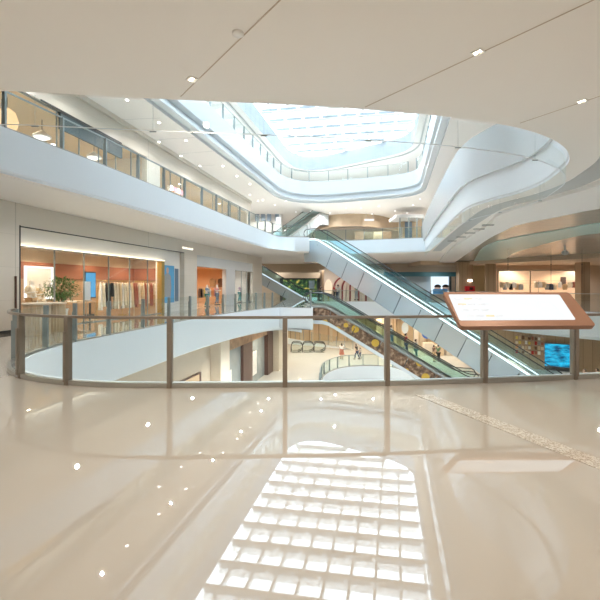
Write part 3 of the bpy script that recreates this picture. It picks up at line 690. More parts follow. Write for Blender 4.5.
# ------------------------------------------------------------------ upper gallery shops, left
Z1 = 5.5
uA, uE = -6, S_of(251)
wallbox('wall_upper_a', uA, uE, 8.3, 9.4, WALL); wallbox('wall_upper_b', S_of(147), S_of(160), Z1, 8.3, WALL); wallbox('wall_upper_c', uE-.3, uE, Z1, 9.4, WALL, .3, 6)
struct(MB().sweep([W(uA,-.03)] + [W(uE-.6,-.03), W(uE-.1,.0), W(uE+.05,.25)], [(0,9.2),(.1,9.2),(.1,9.4),(0,9.4)]).build('trim_16', WALL))
wallbox('trim_17', 1.0, S_of(120)+.1, 8.27, 8.33, DARK, -.03, .0)
wallbox('wall_upper_d', uA, uE, Z1, 8.4, CREAM, 7, 7.2); wallbox('ceiling_shop_up', uA, uE, 8.4, 8.45, mat('pale_oak_ceiling', (.72,.56,.38), .5), .31, 7.2)
wallbox('wall_upper_e', S_of(147)+.2, S_of(147)+.4, Z1, 8.4, CREAM, .31, 7)
def upwin(px0, px1, label, n):
    return shopwin(label, S_of(px0), S_of(px1), Z1, 8.28, n, GREYM)
shopwin('dark-framed glass front at the near end of the upper left gallery', -5, S_of(33), Z1, 8.28, 3, GREYM); upwin(33.5, 146.5, 'glass front of the upper shop with white pendant lamps', 6); upwin(160.5, 192, 'glass front of the upper shop with the pink lit sign', 3); upwin(192.5, 246, 'glass front at the far end of the upper left gallery', 6)
root = thing('fascia_sign', 'long slate grey sign panel over the upper shop with pendant lamps', 'sign', (*W(3.5,-.1), 7.7)); wallbox('panel', S_of(58), S_of(120), 7.55, 8.15, mat('slate_sign', (.04,.065,.075), .4), -.12, -.02, root, False); wallbox('frame', S_of(58)-.02, S_of(120)+.02, 8.15, 8.19, DARK, -.14, -.0, root, False)
root = thing('shop_sign', 'pink and white lit lettering on the upper gallery shop', 'sign', (*W(S_of(175),-.05), 7.4))
for k in range(6): wallbox('letter', S_of(171)+k*.28, S_of(171)+k*.28+.19, 7.15+.02*(k%2), 7.42, glow('pink_sign', (1,.35,.4), 3) if k % 3 else LAMPW, .0, .04, root, False)
for px, py, lb in ((42,137,'white dome pendant lamp nearest the near end of the upper gallery'), (94,157.5,'white dome pendant lamp under the middle of the slate sign')):
    s = S_of(px,1.6); x, y = W(s,1.6); z = 1.6 + (HOR-py)*y/F; root = thing('pendant_lamp', lb, 'pendant lamp', (x,y,z))
    MB().lathe([(.05,.28),(.1,.22),(.33,.05),(.35,.0),(.31,-.02)], 20).build('shade', WHITEG, root, True); MB().lathe([(.3,-.021),(.15,-.10),(.01,-.12)], 16).build('bulb', LAMPN, root, True); MB().tube([(0,0,.28),(0,0,8.4-z)], .015).build('stem', DARK, root)
s = S_of(7,1.2); x, y = W(s,1.2); z = 1.6 + (HOR-120)*y/F; root = thing('pendant_lamp', 'warm glowing lantern at the near end of the upper left gallery', 'pendant lamp', (x,y,z))
MB().lathe([(.05,-.4),(.3,-.3),(.36,0),(.26,.3),(.1,.42)], 18).build('shade', glow('amber_shade', (1,.62,.32), 1.6), root, True); MB().tube([(0,0,.42),(0,0,8.4-z)], .015).build('stem', DARK, root)
wallbox('wall_upper_f', -5, S_of(30), Z1, 8.3, mat('slate_blue_wall', (.12,.2,.27), .4), 2.8, 3)
for k in range(16):
    s = -3 + k*1.65; x, y = W(s, 1.3 + 2.2*(k % 2)); tag(MB().lathe([(.1,-.012),(.1,0)], 14, (x,y,8.398)).build('ceiling_spot', LAMPW), 'round ceiling spot glowing in the upper left shops', 'ceiling spot', 'ceiling spots of the upper left shops')

# ------------------------------------------------------------------ escalators
T30 = math.tan(math.radians(30))
def escalator(label, top, ang, drop, w=1.45, h=1.85, clad=SILVER, glass=GLASSB, led=LED, deck=STEEL, fl=1.4, base=0, clip_top=None, group=None):
    run = drop/T30; root = thing('escalator', label, 'escalator', top, ang, group)
    def f(x): return 0 if x <= 0 else (-drop if x >= run else -x*T30)
    xs = [-fl, -.25, 0, .25] + [run*k/16 for k in range(1, 16)] + [run-.25, run, run+.25, run+fl]
    def fs(x):                                  # softened bends
        return (f(x-.35) + f(x-.12) + f(x+.12) + f(x+.35))/4
    def slabm(m, y0, y1, a, b, xs_=xs):          # a..b heights above the step line
        n = len(xs_); k = []
        for x in xs_: k += [(x,y0,fs(x)+a),(x,y1,fs(x)+a),(x,y1,fs(x)+b),(x,y0,fs(x)+b)]
        fsx = [(i*4+j, i*4+(j+1) % 4, i*4+4+(j+1) % 4, i*4+4+j) for i in range(n-1) for j in range(4)] + [(3,2,1,0), tuple((n-1)*4+j for j in range(4))]
        return m.add(k, fsx)
    lo = [x for x in xs if x <= run]
    slabm(MB(), -w/2, w/2, -h+.06, -.3, [x for x in xs]).build('truss', DARK, root)
    slabm(MB(), -w/2-.02, w/2+.02, -h, -h+.05, xs).build('underside', clad, root)
    if base: slabm(MB(), -w/2-.06, w/2+.06, -h-base, -h-.002, xs).build('base_fascia', FASC, root)
    n = max(4, int((run+2*fl)/1.55)); ed = [-fl + (run+2*fl)*k/n for k in range(n+1)]
    for sg in (-1, 1):
        y0, y1 = sg*(w/2+.005), sg*(w/2+.04)
        for a, b in zip(ed, ed[1:]):
            # joints lean with the stair: cut square to the slope
            xs2 = [a+.025] + [x for x in xs if a+.05 < x < b-.05] + [b-.025]
            k = []
            for x in xs2:
                sh = (h-.05)*.42 if .9 < x < run-.2 else (h-.05)*.2
                xb = max(-fl, x - sh*.9) if 0 < x else x
                k += [(x,y0,fs(x)-.03),(x,y1,fs(x)-.03),(xb,y1,fs(xb)-h+.0),(xb,y0,fs(xb)-h+.0)]
            m = len(xs2)
            MB().add(k, [(i*4+j, i*4+(j+1) % 4, i*4+4+(j+1) % 4, i*4+4+j) for i in range(m-1) for j in range(4)] + [(3,2,1,0), tuple((m-1)*4+j for j in range(4))]).build('cladding_panel', clad, root)
        yi = sg*(w/2-.22)
        slabm(MB(), min(yi, sg*w/2), max(yi, sg*w/2), .12, .20).build('deck', deck, root, True)
        slabm(MB(), *sorted((yi, yi-sg*.03)), -.28, .12).build('skirt', deck, root, True)
        slabm(MB(), *sorted((sg*(w/2+.01), sg*(w/2+.06))), .03, .15).build('bright_strip', led, root)
        yg = sg*(w/2-.10)
        if led is LED: slabm(MB(), *sorted((yi-sg*.031, yi-sg*.045)), .04, .11).build('bright_strip', led, root)  # glow added for the shine of the inner deck
        gx = [x for x in xs if -fl+.35 <= x <= run+fl-.35]
        slabm(MB(), yg-.006, yg+.006, .2, 1.0, [-fl+.2] + gx + [run+fl-.2]).build('glass_side', glass, root, True)
        pts = [(x, yg, fs(x)+1.02) for x in [-fl+.25] + gx + [run+fl-.25]]
        e0 = [(-fl+.25-.36*math.sin(q), yg, .66+.36*math.cos(q)) for q in [math.pi*k/8 for k in range(8,0,-1)]]
        e1 = [(run+fl-.25+.36*math.sin(q), yg, -drop+.66+.36*math.cos(q)) for q in [math.pi*k/8 for k in range(1,9)]]
        MB().tube(e0 + pts + e1, .034, 8).build('handrail', RUBBER, root, True)
    ns = int(drop/.2); st = MB()
    for k in range(ns):
        x0 = k*run/ns; st.box(x0, x0+run/ns+.02, -w/2+.25, w/2-.25, -(k+1)*drop/ns-.28, -(k+1)*drop/ns+.0)
    st.build('steps', STEEL, root)
    MB().box(-fl-.3, .02, -w/2+.25, w/2-.25, -.02, .015).build('landing_plate', STEEL, root); MB().box(run-.02, run+fl+.3, -w/2+.25, w/2-.25, -drop-.02, -drop+.015).build('landing_plate', STEEL, root)
    return root
E1 = escalator('long double-storey escalator with silver panels and bright light line', (1.9,35.1,5.5), math.atan2(-.74,.675)+.12, 11)
FLOR = mat('floral_advert_cladding', (.30,.20,.13), .4, var=.75, scale=1.6)
def advert():
    m, n, l, out = nt('printed_advert'); b = n.new('ShaderNodeBsdfPrincipled'); l.new(b.outputs[0], out.inputs[0]); b.inputs['Roughness'].default_value = .35
    tc = n.new('ShaderNodeTexCoord'); v = n.new('ShaderNodeTexVoronoi'); v.inputs['Scale'].default_value = 1.0; nz = n.new('ShaderNodeTexNoise'); nz.inputs['Scale'].default_value = 4; nz.inputs['Detail'].default_value = 7
    r = n.new('ShaderNodeValToRGB'); e = r.color_ramp.elements; e[0].position = .3; e[0].color = (.06,.04,.03,1); e[1].position = .68; e[1].color = (.55,.38,.26,1); x = e.new(.5); x.color = (.22,.12,.07,1)
    r2 = n.new('ShaderNodeValToRGB'); r2.color_ramp.interpolation = 'CONSTANT'; r2.color_ramp.elements[0].color = (1,1,1,1); r2.color_ramp.elements[1].position = .26; r2.color_ramp.elements[1].color = (0,0,0,1)
    mx = n.new('ShaderNodeMix'); mx.data_type = 'RGBA'; mx.inputs[7].default_value = (.75,.46,.06,1)
    l.new(tc.outputs['Object'], v.inputs['Vector']); l.new(tc.outputs['Object'], nz.inputs['Vector']); l.new(nz.outputs['Fac'], r.inputs[0]); l.new(v.outputs['Distance'], r2.inputs[0]); l.new(r2.outputs[0], mx.inputs[0]); l.new(r.outputs[0], mx.inputs[6]); l.new(mx.outputs[2], b.inputs['Base Color'])
    return m
ADV = advert(); DIML = mat('pale_deck_edge', (.62,.66,.64), .25, .5)
a2 = math.atan2(-.245, .97)
E2 = escalator('escalator down to the lower floor with dark floral printed sides', (2.0,29.0,0), a2, 5.5, 1.4, .9, ADV, GLASSG, DIML, base=.25)
E3 = escalator('plain escalator down to the lower floor behind the floral one', (1.9,31.2,0), a2, 5.5, 1.4, .9, SILV2, GLASSG, DIML)
E4 = escalator('pale blue escalator rising behind the end pillar of the left shops', (-9.0,45.2,5.5), math.atan2(.12,1), 5.5, 1.4, 1.2, SILVER, GLASSB, glow('pale_blue_glow', (.7,.9,1), 1.3))  # edge glow added to make the pale blue side look bright
E5 = escalator('escalator rising from the upper floor behind the left gallery end', (1.75,43.5,9.28), math.atan2(-.8,-.6), 3.7, 1.4, 1.1, SILVER, GLASSB, DIML)

# ------------------------------------------------------------------ directory
def pt(px, py, Y): return Vector(((px-300)/F*Y, Y, EYE + (HOR-py)/F*Y))
YT, YB = 6.55, 5.98
A, Bq, Cq, Dq = pt(443,291.8,YT), pt(569,292.2,YT+.03), pt(596.5,325.5,YB+.03), pt(461,326.5,YB)
root = thing('directory_board', 'tilted brown-framed mall directory with a white backlit map panel', 'directory', tuple((A+Bq+Cq+Dq)/4))
c0 = Vector(root.location); ux = (Bq-A).normalized(); nn = (Bq-A).cross(Dq-A).normalized()
if nn.z < 0: nn = -nn
def quad(u, v): return A.lerp(Bq, u).lerp(Dq.lerp(Cq, u), v) - c0
def plate(ring, t0, t1):
    n = len(ring); k = [p + nn*t0 for p in ring] + [p + nn*t1 for p in ring]
    return MB().add(k, [tuple(range(n))[::-1], tuple(range(n, 2*n))] + [(i, (i+1) % n, (i+1) % n+n, i+n) for i in range(n)])
def rounded(c, r):
    out = []
    for i in range(len(c)):
        p = c[i]; a = p + (c[i-1]-p).normalized()*r; b = p + (c[(i+1) % len(c)]-p).normalized()*r
        for j in range(5): t = j/4; out.append(a*(1-t)**2 + p*2*t*(1-t) + b*t*t)
    return out
plate(rounded([quad(0,0), quad(1,0), quad(1,1), quad(0,1)], .055), -.085, 0).build('casing', SIGNB, root, bevel=.006)
sc = [quad(.03,.085), quad(.905,.085), quad(.88,.84), quad(.012,.84)]
plate(rounded(sc, .03), .0005, .004).build('map_panel', SCREEN, root)
INK = [mat('faint_grey_ink', (.30,.31,.33), .6, emit=(.62,.64,.68), es=.40), mat('faint_orange_ink', (.5,.30,.14), .6, emit=(.9,.55,.28), es=.40)]
rnd = random.Random(5)
for row in range(4):
    for k in range(4):
        if (row, k) in ((0,3),(2,3)): continue
        u0 = .06 + .02*row*.3 + k*.075; v0 = .20 + row*.165; m = MB(); u = u0
        while u < u0 + .055:
            du = .004 + .004*rnd.random(); dvv = .03 + .03*rnd.random(); q = [quad(u,v0), quad(u+du,v0), quad(u+du,v0+dvv), quad(u,v0+dvv)]
            n_ = [p + nn*.0045 for p in q] + [p + nn*.006 for p in q]; m.hexa(n_); u += du + .003
        m.build('print_mark', INK[1 if (row+k) % 4 == 1 else 0], root)
m = MB()
for k in range(14):
    for j in range(3):
        q = [quad(.42+.028*k+j*.01, .18+.2*j), quad(.4215+.028*k+j*.01, .18+.2*j), quad(.4295+.028*k+j*.01,.36+.2*j), quad(.428+.028*k+j*.01,.36+.2*j)]; m.hexa([p + nn*.0045 for p in q] + [p + nn*.0055 for p in q])
m.build('print_mark', INK[0], root)
for u in (.16, .80):
    t = quad(u,.45) - nn*.085; MB().tube([t, t + Vector((0,.30,-.12)), Vector((t.x, 6.62 + .1*u - c0.y, t.z-.15))], .022).build('bracket', BRONZE, root, True)

# ------------------------------------------------------------------ near ceiling fittings
def square_light(px, py, label):
    x, y = P(px, py, ZC); root = thing('downlight', label, 'downlight', (x,y,ZC), -.9)
    q = .065; m = MB(); [m.box(*b) for b in ((-q,q,-q,-q*.75,-.012,-.001),(-q,q,q*.75,q,-.012,-.001),(-q,-q*.75,-q*.75,q*.75,-.012,-.001),(q*.75,q,-q*.75,q*.75,-.012,-.001))]; m.build('trim_ring', WHITEG, root)
    for sx in (-.028,.028): MB().lathe([(.022,-.009),(.022,-.002)], 14, (sx,0,0)).build('lamp', LAMP, root)
    light('downlight_lamp', (x,y,ZC-.06), 110, (1,.86,.68), .05, 150)
square_light(192,79,'square recessed downlight left on the near ceiling seam'); square_light(478,52,'square recessed downlight on the long ceiling seam above the atrium corner'); square_light(582,101,'square recessed downlight on the short ceiling seam at the right edge')
x, y = P(238,33,ZC); root = thing('smoke_detector', 'small round white detector beside the left ceiling seam', 'smoke detector', (x,y,ZC)); MB().lathe([(.065,-.001),(.065,-.018),(.04,-.035),(.001,-.036)], 20).build('body', WHITEG, root, True)
SEAM = mat('bronze_seam', (.52,.42,.32), .5)
def seam(a, b, n):
    a, b = Vector(P(*a,ZC)), Vector(P(*b,ZC)); b = a + (b-a)*1.5
    struct(MB().obox(a, b, .015, ZC-.004, ZC-.0005).build(n, SEAM))
seam((180.5,96.5),(280,0),'trim_18'); seam((365,107),(593,0),'trim_19'); seam((520,123),(600,96),'trim_20')

# ------------------------------------------------------------------ far walls and shops, entrance floor
struct(MB().box(-21, 15, 53, 53.3, 0, ZC).build('wall_far', TAN)); struct(MB().obox((12,52.2),(38,47.6),.3,0,ZC).build('wall_hall', TAN))
def frontbox(name, px0, px1, y_top, y_bot, Y, m, dep=.2, root=None, floorz=None):
    z1 = EYE + (HOR-y_top)/F*Y; z0 = floorz if floorz is not None else EYE + (HOR-y_bot)/F*Y
    lx, ly, lz = root.location if root else (0,0,0)
    return MB().box((px0-300)/F*Y-lx, (px1-300)/F*Y-lx, Y-ly, Y+dep-ly, z0-lz, z1-lz).build(name, m, root)
struct(frontbox('trim_21', 276, 323, 272.5, 278, 50, TAN, 2, None)); struct(frontbox('trim_22', 322, 326, 270, 0, 49.5, BROWN, .8, None, 0))
def garden():
    m, n, l, out = nt('gold_foliage_print'); e = n.new('ShaderNodeEmission'); tc = n.new('ShaderNodeTexCoord'); nz = n.new('ShaderNodeTexNoise'); nz.inputs['Scale'].default_value = 2.2; nz.inputs['Detail'].default_value = 8
    r = n.new('ShaderNodeValToRGB'); q = r.color_ramp.elements; q[0].position = .42; q[0].color = (.015,.03,.02,1); q[1].position = .75; q[1].color = (.9,.6,.12,1); x = q.new(.56); x.color = (.06,.12,.04,1)
    l.new(tc.outputs['Object'], nz.inputs['Vector']); l.new(nz.outputs['Fac'], r.inputs[0]); l.new(r.outputs[0], e.inputs[0]); e.inputs[1].default_value = .8; l.new(e.outputs[0], out.inputs[0]); return m
root = thing('storefront', 'dark shop front with gold foliage picture at the far left', 'shop front', (*at(302,51.5),0))
frontbox('display_wall', 282, 317, 279, 0, 51.6, garden(), .2, root, .01); frontbox('frame', 280, 283, 278, 0, 51.3, DARK, .3, root, .01); frontbox('frame', 317, 320, 278, 0, 51.3, DARK, .3, root, .01); frontbox('header', 280, 320, 277.9, 279.5, 51.2, DARK, .3, root)
root = thing('shop_poster', 'blue white picture panel at the right end of the dark shop front', 'poster', (*at(312,51),0)); frontbox('print', 309, 314.5, 280.5, 288.5, 50.9, mat('blue_white_print', (.35,.5,.65), .4, var=.6, scale=3), .1, root); frontbox('post', 311.5, 312, 288.5, 0, 51, DARK, .04, root, 0)
# arched portal
ARY = 46; xa, za = (353-300)/F*ARY, 0
MAROON = mat('maroon_paint', (.30,.05,.05), .5); IVORY = mat('ivory_paint', (.80,.70,.60), .5)
root = thing('arched_portal', 'striped maroon and ivory arches of the far shop entrance', 'archway', (xa,ARY,0))
for k in range(5):
    R = 1.5; cx = .575*k - .75; m = MB(); prof = []
    arc = [(cx + R*math.cos(q), .45*0 + R*.95*math.sin(q)) for q in [math.pi*j/24 for j in range(25)]]
    n = len(arc); kx = []
    for (x, z), (x2, z2) in zip(arc, [(cx + (R-.17)*math.cos(math.pi*j/24), (R-.17)*.95*math.sin(math.pi*j/24)) for j in range(25)]):
        kx += [(x,.9*k,z+1.25),(x2,.9*k,z2+1.25),(x2,.9*k+.45,z2+1.25),(x,.9*k+.45,z+1.25)]
    m.add(kx, [(i*4+j, i*4+(j+1) % 4, i*4+4+(j+1) % 4, i*4+4+j) for i in range(n-1) for j in range(4)])
    for sx in (-1, 1): m.box(cx+sx*(R-.085)-.085, cx+sx*(R-.085)+.085, .9*k, .9*k+.45, 0, 1.26)
    m.build('arch', MAROON if k % 2 == 0 else IVORY, root, True)
struct(MB().box(xa-3.6, xa+4.8, 51.5, 51.7, 0, 3.6).build('wall_portal', IVORY))
root = thing('wall_mirror', 'oval glowing panel on the wall left of the striped arches', 'mirror', (*at(328.5,48),0))
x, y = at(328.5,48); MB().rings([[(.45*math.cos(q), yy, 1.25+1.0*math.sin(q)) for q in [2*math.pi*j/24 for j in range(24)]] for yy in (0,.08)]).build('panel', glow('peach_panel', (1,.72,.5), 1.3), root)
MB().box(-.1,.1,0,.1,0,.3).build('foot', BRASS, root)
struct(frontbox('wall_oval', 324, 334, 268, 0, 48.4, IVORY, .3, None, 0))
# shop beyond the arches, blue shop, brown pillars
root = thing('display_board', 'pale framed panel by the wall right of the striped arches', 'display panel', (*at(372,47),0)); frontbox('panel', 367, 377, 285, 0, 47, mat('pale_panel', (.62,.60,.56), .4), .15, root, .01)
x, y = at(418,50)
root = thing('storefront', 'blue-lit shop front behind the long escalator', 'shop front', (*at(425,48),0))
frontbox('header', 384, 456, 272, 276.5, 47.5, mat('teal_header', (.05,.16,.20), .4), .4, root); frontbox('rear_wall', 386, 430, 276.5, 0, 48.6, mat('blue_grey_shop', (.42,.52,.58), .4), .1, root, .01)
frontbox('lit_poster', 431, 449, 276.5, 0, 48.2, glow('white_blue_poster', (.72,.88,1), 1.5), .1, root, .5); frontbox('jamb', 449.5, 451.5, 276.5, 0, 47.7, DARK, .3, root, .01); frontbox('jamb', 456, 458, 272, 0, 47.5, DARK, .3, root, .01)
fr_ = [q for q in root.children if q.name.startswith('lit_poster')][0]
for px in (437.5, 445.5):                       # two heads printed on the lit poster
    x, y = at(px, 48.18); lx, ly, lz = root.location
    MB().rings([[(x-lx+.38*math.cos(q), yy-ly, 1.15+.42*math.sin(q)) for q in [2*math.pi*j/18 for j in range(18)]] for yy in (48.15,48.19)]).build('printed_face', mat('printed_skin', (.75,.55,.48), .5), root)
    MB().rings([[(x-lx+.42*math.cos(q), yy-ly, 1.35+.32*math.sin(q)) for q in [math.pi*j/12 for j in range(13)]] for yy in (48.11,48.149)]).build('printed_hair', HAIR, root)
frontbox('printed_coat', 433, 447.5, 289, 294, 48.1, mat('printed_blue', (.08,.3,.6), .5), .06, root)
for a, b, Y, n in ((459,473,46,'pillar_brown'),(581,590,41,'pillar_far')): struct(frontbox(n, a, b, 262, 0, Y, BROWN, .9, None, 0))
struct(frontbox('wall_shopside', 486, 495.8, 262, 0, 44.3, BROWN, .3, None, 0)); struct(frontbox('wall_corridor', 473, 487, 262, 0, 48.5, mat('olive_paint', (.42,.36,.22), .5), .2, None, 0))
root = thing('fire_cabinet', 'bright red fire cabinet beside the brown pillar above the directory', 'fire cabinet', (*at(470,45.7),0)); frontbox('body', 466, 475, 286.2, 291.5, 45.6, mat('fire_red', (.60,.02,.03), .35), .35, root); frontbox('window', 469.5, 473, 287.2, 290, 45.57, mat('dark_pane', (.08,.02,.02), .2), .028, root); frontbox('stand', 466.5, 474.5, 291.5, 0, 45.65, BROWN, .3, root, .0)
tag(MB().box(*at(468,45.98)[:1], at(468,45.98)[0]+.45, 45.9, 45.999, 2.0, 2.2).build('exit_light', LAMPW), 'small white emergency light on the brown pillar above the red cabinet', 'emergency light')
root = thing('storefront', 'wide warm-lit clothes shop front above the directory board', 'shop front', (*at(525,44.5),0))
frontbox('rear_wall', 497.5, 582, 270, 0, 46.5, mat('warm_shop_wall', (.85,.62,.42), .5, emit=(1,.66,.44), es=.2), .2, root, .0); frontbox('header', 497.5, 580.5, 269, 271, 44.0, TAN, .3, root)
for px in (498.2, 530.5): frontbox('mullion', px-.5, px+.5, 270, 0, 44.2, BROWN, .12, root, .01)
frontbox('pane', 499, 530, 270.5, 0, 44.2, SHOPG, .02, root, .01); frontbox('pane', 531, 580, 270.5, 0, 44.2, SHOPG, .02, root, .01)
for kk, (px, c) in enumerate(zip((502,505,508,511,514,517,521,536,540,544,547,551,555,560,565,570,574), ('sand','grey','cream','black','white','tan','grey','cream','white','sand','grey','navy','cream','white','tan','cream','rust'))):
    x, y = at(px, 45.4); garment('shirt', c, x, y, 1.98-.25*(px % 2), math.pi/2 + .3*math.sin(px), f'{c} shirt, {ORD[kk]} from the red cabinet end of the warm far shop rails', 'garments in the warm-lit far shop')
rr = thing('clothes_rail', 'dark clothes rail carrying shirts in the warm-lit far shop', 'clothes rail', (*at(500,45.4),0)); L = at(577,45.4)[0]-at(500,45.4)[0]
for h_ in (2.07, 1.82): MB().tube([(0,0,h_),(L,0,h_)], .014, 6).build('bar', DARK, rr)
for t in (0, .5, 1): MB().tube([(L*t,0,0),(L*t,0,2.07)], .016, 6).build('upright', DARK, rr)
tag(frontbox('wall_picture', 561, 566, 277, 285, 46.3, mat('dark_picture', (.12,.09,.08), .4), .1), 'small dark picture high on the warm shop wall', 'picture')
# suspended rods and camera in the right hall
for px, py0, Y, lb in ((508,257,30,'left'),(551,252,30,'middle'),(582,247,30,'right')):
    x, y = at(px, Y); root = thing('hanging_sensor', f'thin rod with small dark sensor hanging from the bronze ceiling, {lb} of three', 'hanging sensor', (x,y,ZC-.05)); MB().tube([(0,0,0),(0,0,-3.2 if px == 551 else -1.9)], .012, 6).build('rod', DARK, root); MB().lathe([(.001,-.06),(.04,-.03),(.04,.03),(.001,.06)], 10, (0,0,-1.2)).build('sensor', DARK, root, True)
x, y = at(565,28); root = thing('ceiling_camera', 'round grey dome camera under the bronze mirror ceiling', 'camera', (x,y,ZC-.05)); MB().lathe([(.05,-.001),(.05,-.35),(.2,-.37),(.22,-.5),(.15,-.62),(.001,-.68)], 18).build('dome', GREYP, root, True)

# ------------------------------------------------------------------ upper floor, far side
struct(MB().box(-21, 40, 54, 54.3, 5.5, 9.4).build('wall_far_upper', mat('cream_wall_paint', (.75,.68,.58), .5)))
bl = chaikin([(1,50),(3,44.5),(6.5,43.6),(9,45),(10.5,47),(14,48)], 3)
struct(MB().sweep(bl, [(-.15,8.05),(.15,8.05),(.15,9.4),(-.15,9.4)]).build('wall_bulkhead', mat('tan_curved_bulkhead', (.55,.43,.30), .5), smooth=True))
root = thing('storefront', 'glass shop front under the curved tan bulkhead', 'shop front', (4,46,5.5))
for k, c in enumerate(((.62,.5,.38),(.35,.33,.25),(.80,.66,.48),(.55,.40,.28))): frontbox('display_wall', 355+9.2*k, 364+9.2*k, 231.5, 0, 48, mat('shop_display_%d' % k if False else 'display_' + 'abcd'[k], c, .5, var=.4, scale=1.5), .2, root, 5.51)
root = thing('kiosk', 'glass and grey metal shop box at the right end of the upper far gallery', 'kiosk', (*at(412,41),5.5))
frontbox('roof', 396, 424, 214.5, 217.5, 40, GREYP, 3, root); 
for px in (400, 409, 417, 423): frontbox('post', px-.6, px+.6, 217.5, 0, 40.05, GREYM, .12, root, 5.5)
frontbox('rear_wall', 399, 424, 217.5, 0, 42.6, mat('kiosk_wall', (.55,.42,.28), .5, var=.4, scale=1.2), .2, root, 5.5); frontbox('pane', 400.7, 422.5, 218, 0, 40.08, SHOPG, .02, root, 5.52); frontbox('blue_display', 405, 412, 222, 0, 42.4, mat('slate_display', (.15,.22,.3), .4), .1, root, 5.52)
struct(frontbox('wall_white_block', 276, 280.5, 217, 0, 41, FASW, .6, None, 5.5))
for k, px in enumerate((255,261,267,275)): tag(frontbox('mounted_screen', px, px+4, 214, 221, 44, mat('blue_grey_screen', (.30,.38,.48), .3), .2), f'blue grey window panel on the far wall beyond the left gallery, {ORD[k]} from the gallery', 'window panel', 'blue grey panels beyond the left gallery'); 
struct(frontbox('wall_panel_far', 250, 282, 212, 0, 44.2, WALLW, .2, None, 5.5))
root = thing('hanging_sign', 'small white hanging sign under the top gallery ceiling', 'sign', (*at(370,37),9.39)); frontbox('panel', 364.5, 374, 219, 220.8, 36.99, glow('dim_sign', (1,1,1), 1.3), .1, root); 
for px in (366, 373): frontbox('hanger', px, px+.3, 213, 218.5, 37, STEEL, .03, root)
for i, (px, py) in enumerate([(94,102.5),(127,100),(130,125),(159,122.5),(159,142),(186,140.5),(181,156),(200,166),(223,166),(215,179),(237,176),(250,184),(250,195),(263,200),(275,205),(286,201),(258,201),(296,212),(311,211),(330,213),(346,208),(361,208),(379,206),(395,211),(413,205),(407,213),(420,199),(340,215),(372,214)]):
    x, y = P(px, py, 9.4); tag(MB().lathe([(.07,-.01),(.07,0)], 12, (x,y,9.398)).build('downlight', LAMPW), 'tiny round downlight glowing in the white ceiling of the upper gallery', 'downlight', 'downlights of the upper gallery ceiling')
for k, (a, b) in enumerate((((60,122),(160,118)),((100,143),(200,137)),((130,158),(225,150)),((150,167),(215,165)))):
    struct(MB().obox(P(*a,9.4), P(*b,9.4), .02, 9.394, 9.399).build('trim_%d' % (23+k), GREYP))

# top gallery back walls
h4 = fillet([(-14,8,2),(-6,53,4),(18,48,4),(11,8,2)])
struct(MB().strip(ccw(h4), [(0,11.3),(0,15)]).build('wall_top', WALLW))

# ------------------------------------------------------------------ lower floor
BW = Vector((-2.4,32)); 
def WB(s, d=0): p = BW + D*s + N*d; return (p.x, p.y)
def SB(px, d=0): k = (px-300)/F; b = BW + N*d; return (k*b.y - b.x)/(D.x - k*D.y)
def lowbox(name, px0, px1, z0, z1, m, d0, d1, root=None):
    q = [WB(SB(px0),d0), WB(SB(px1),d0), WB(SB(px1),d1), WB(SB(px0),d1)]; lx, ly, lz = root.location if root else (0,0,0)
    return MB().hexa([(p[0]-lx,p[1]-ly,z0-lz) for p in q] + [(p[0]-lx,p[1]-ly,z1-lz) for p in q]).build(name, m, root)
struct(lowbox('wall_lower_left', 60, 279, -5.5, -1.6, mat('beige_stone', (.62,.54,.44), .4), .5, .8))
struct(lowbox('pillar_lower', 273.5, 283, -5.5, -1.6, mat('pale_beige_stone', (.70,.62,.52), .4), -.45, .45)); struct(lowbox('pillar_low', 219, 228, -5.5, -1.6, MATS['pale_beige_stone'], -.1, .5))
root = thing('storefront', 'dark brown shop front with mottled top on the lower floor', 'shop front', (*WB(SB(250)),-5.5))
lowbox('display', 229, 251, -5.49, -2.3, mat('grey_blue_display', (.33,.37,.38), .25, var=.3, scale=1), .3, .45, root); lowbox('door_leaf', 245, 254, -5.49, -2.3, mat('dark_brown_wood', (.10,.05,.04), .3), .1, .3, root); lowbox('display', 254.5, 268, -5.49, -2.3, MATS['grey_blue_display'], .3, .45, root); lowbox('jamb', 268, 273, -5.49, -1.9, MATS['dark_brown_wood'], .0, .45, root)
lowbox('header', 228.5, 273, -2.3, -1.65, mat('mottled_brown', (.36,.22,.13), .5, var=.7, scale=2.5), .05, .5, root); lowbox('white_figure_print', 231, 235.5, -5.3, -3.6, mat('white_print', (.85,.82,.78), .5, var=.3, scale=4), .25, .3, root); lowbox('white_figure_print', 256, 260, -4.9, -3.2, MATS['white_print'], .25, .3, root)
root = thing('lit_panel', 'warm glowing framed panel at the lower left shop wall', 'lit panel', (*WB(SB(200)),-4)); lowbox('panel', 150, 207, -5.3, -3.0, glow('warm_panel', (1,.72,.45), 1.1), .42, .5, root); lowbox('frame', 207, 208.5, -5.3, -2.95, MATS['dark_brown_wood'], .4, .5, root); lowbox('frame', 150, 208.5, -3.0, -2.93, MATS['dark_brown_wood'], .4, .5, root)
# far warm shops
WARMW = tiled('warm_lit_shop_panels', (.72,.52,.33), (.80,.60,.40), (.40,.26,.15), 1.2, 8, .5, .05, (math.pi/2,0,0))
struct(MB().box(-10, 16, 51, 51.3, -5.5, -1.6).build('wall_lower_far', WARMW))
MPOST = mat('pale_column', (.74,.60,.44), .4)
for k, px in enumerate((300,311,330)): struct(frontbox('pillar_far_%s' % 'abc'[k], px, px+2.5, 300, 0, 50, MPOST, .4, None, -5.5))
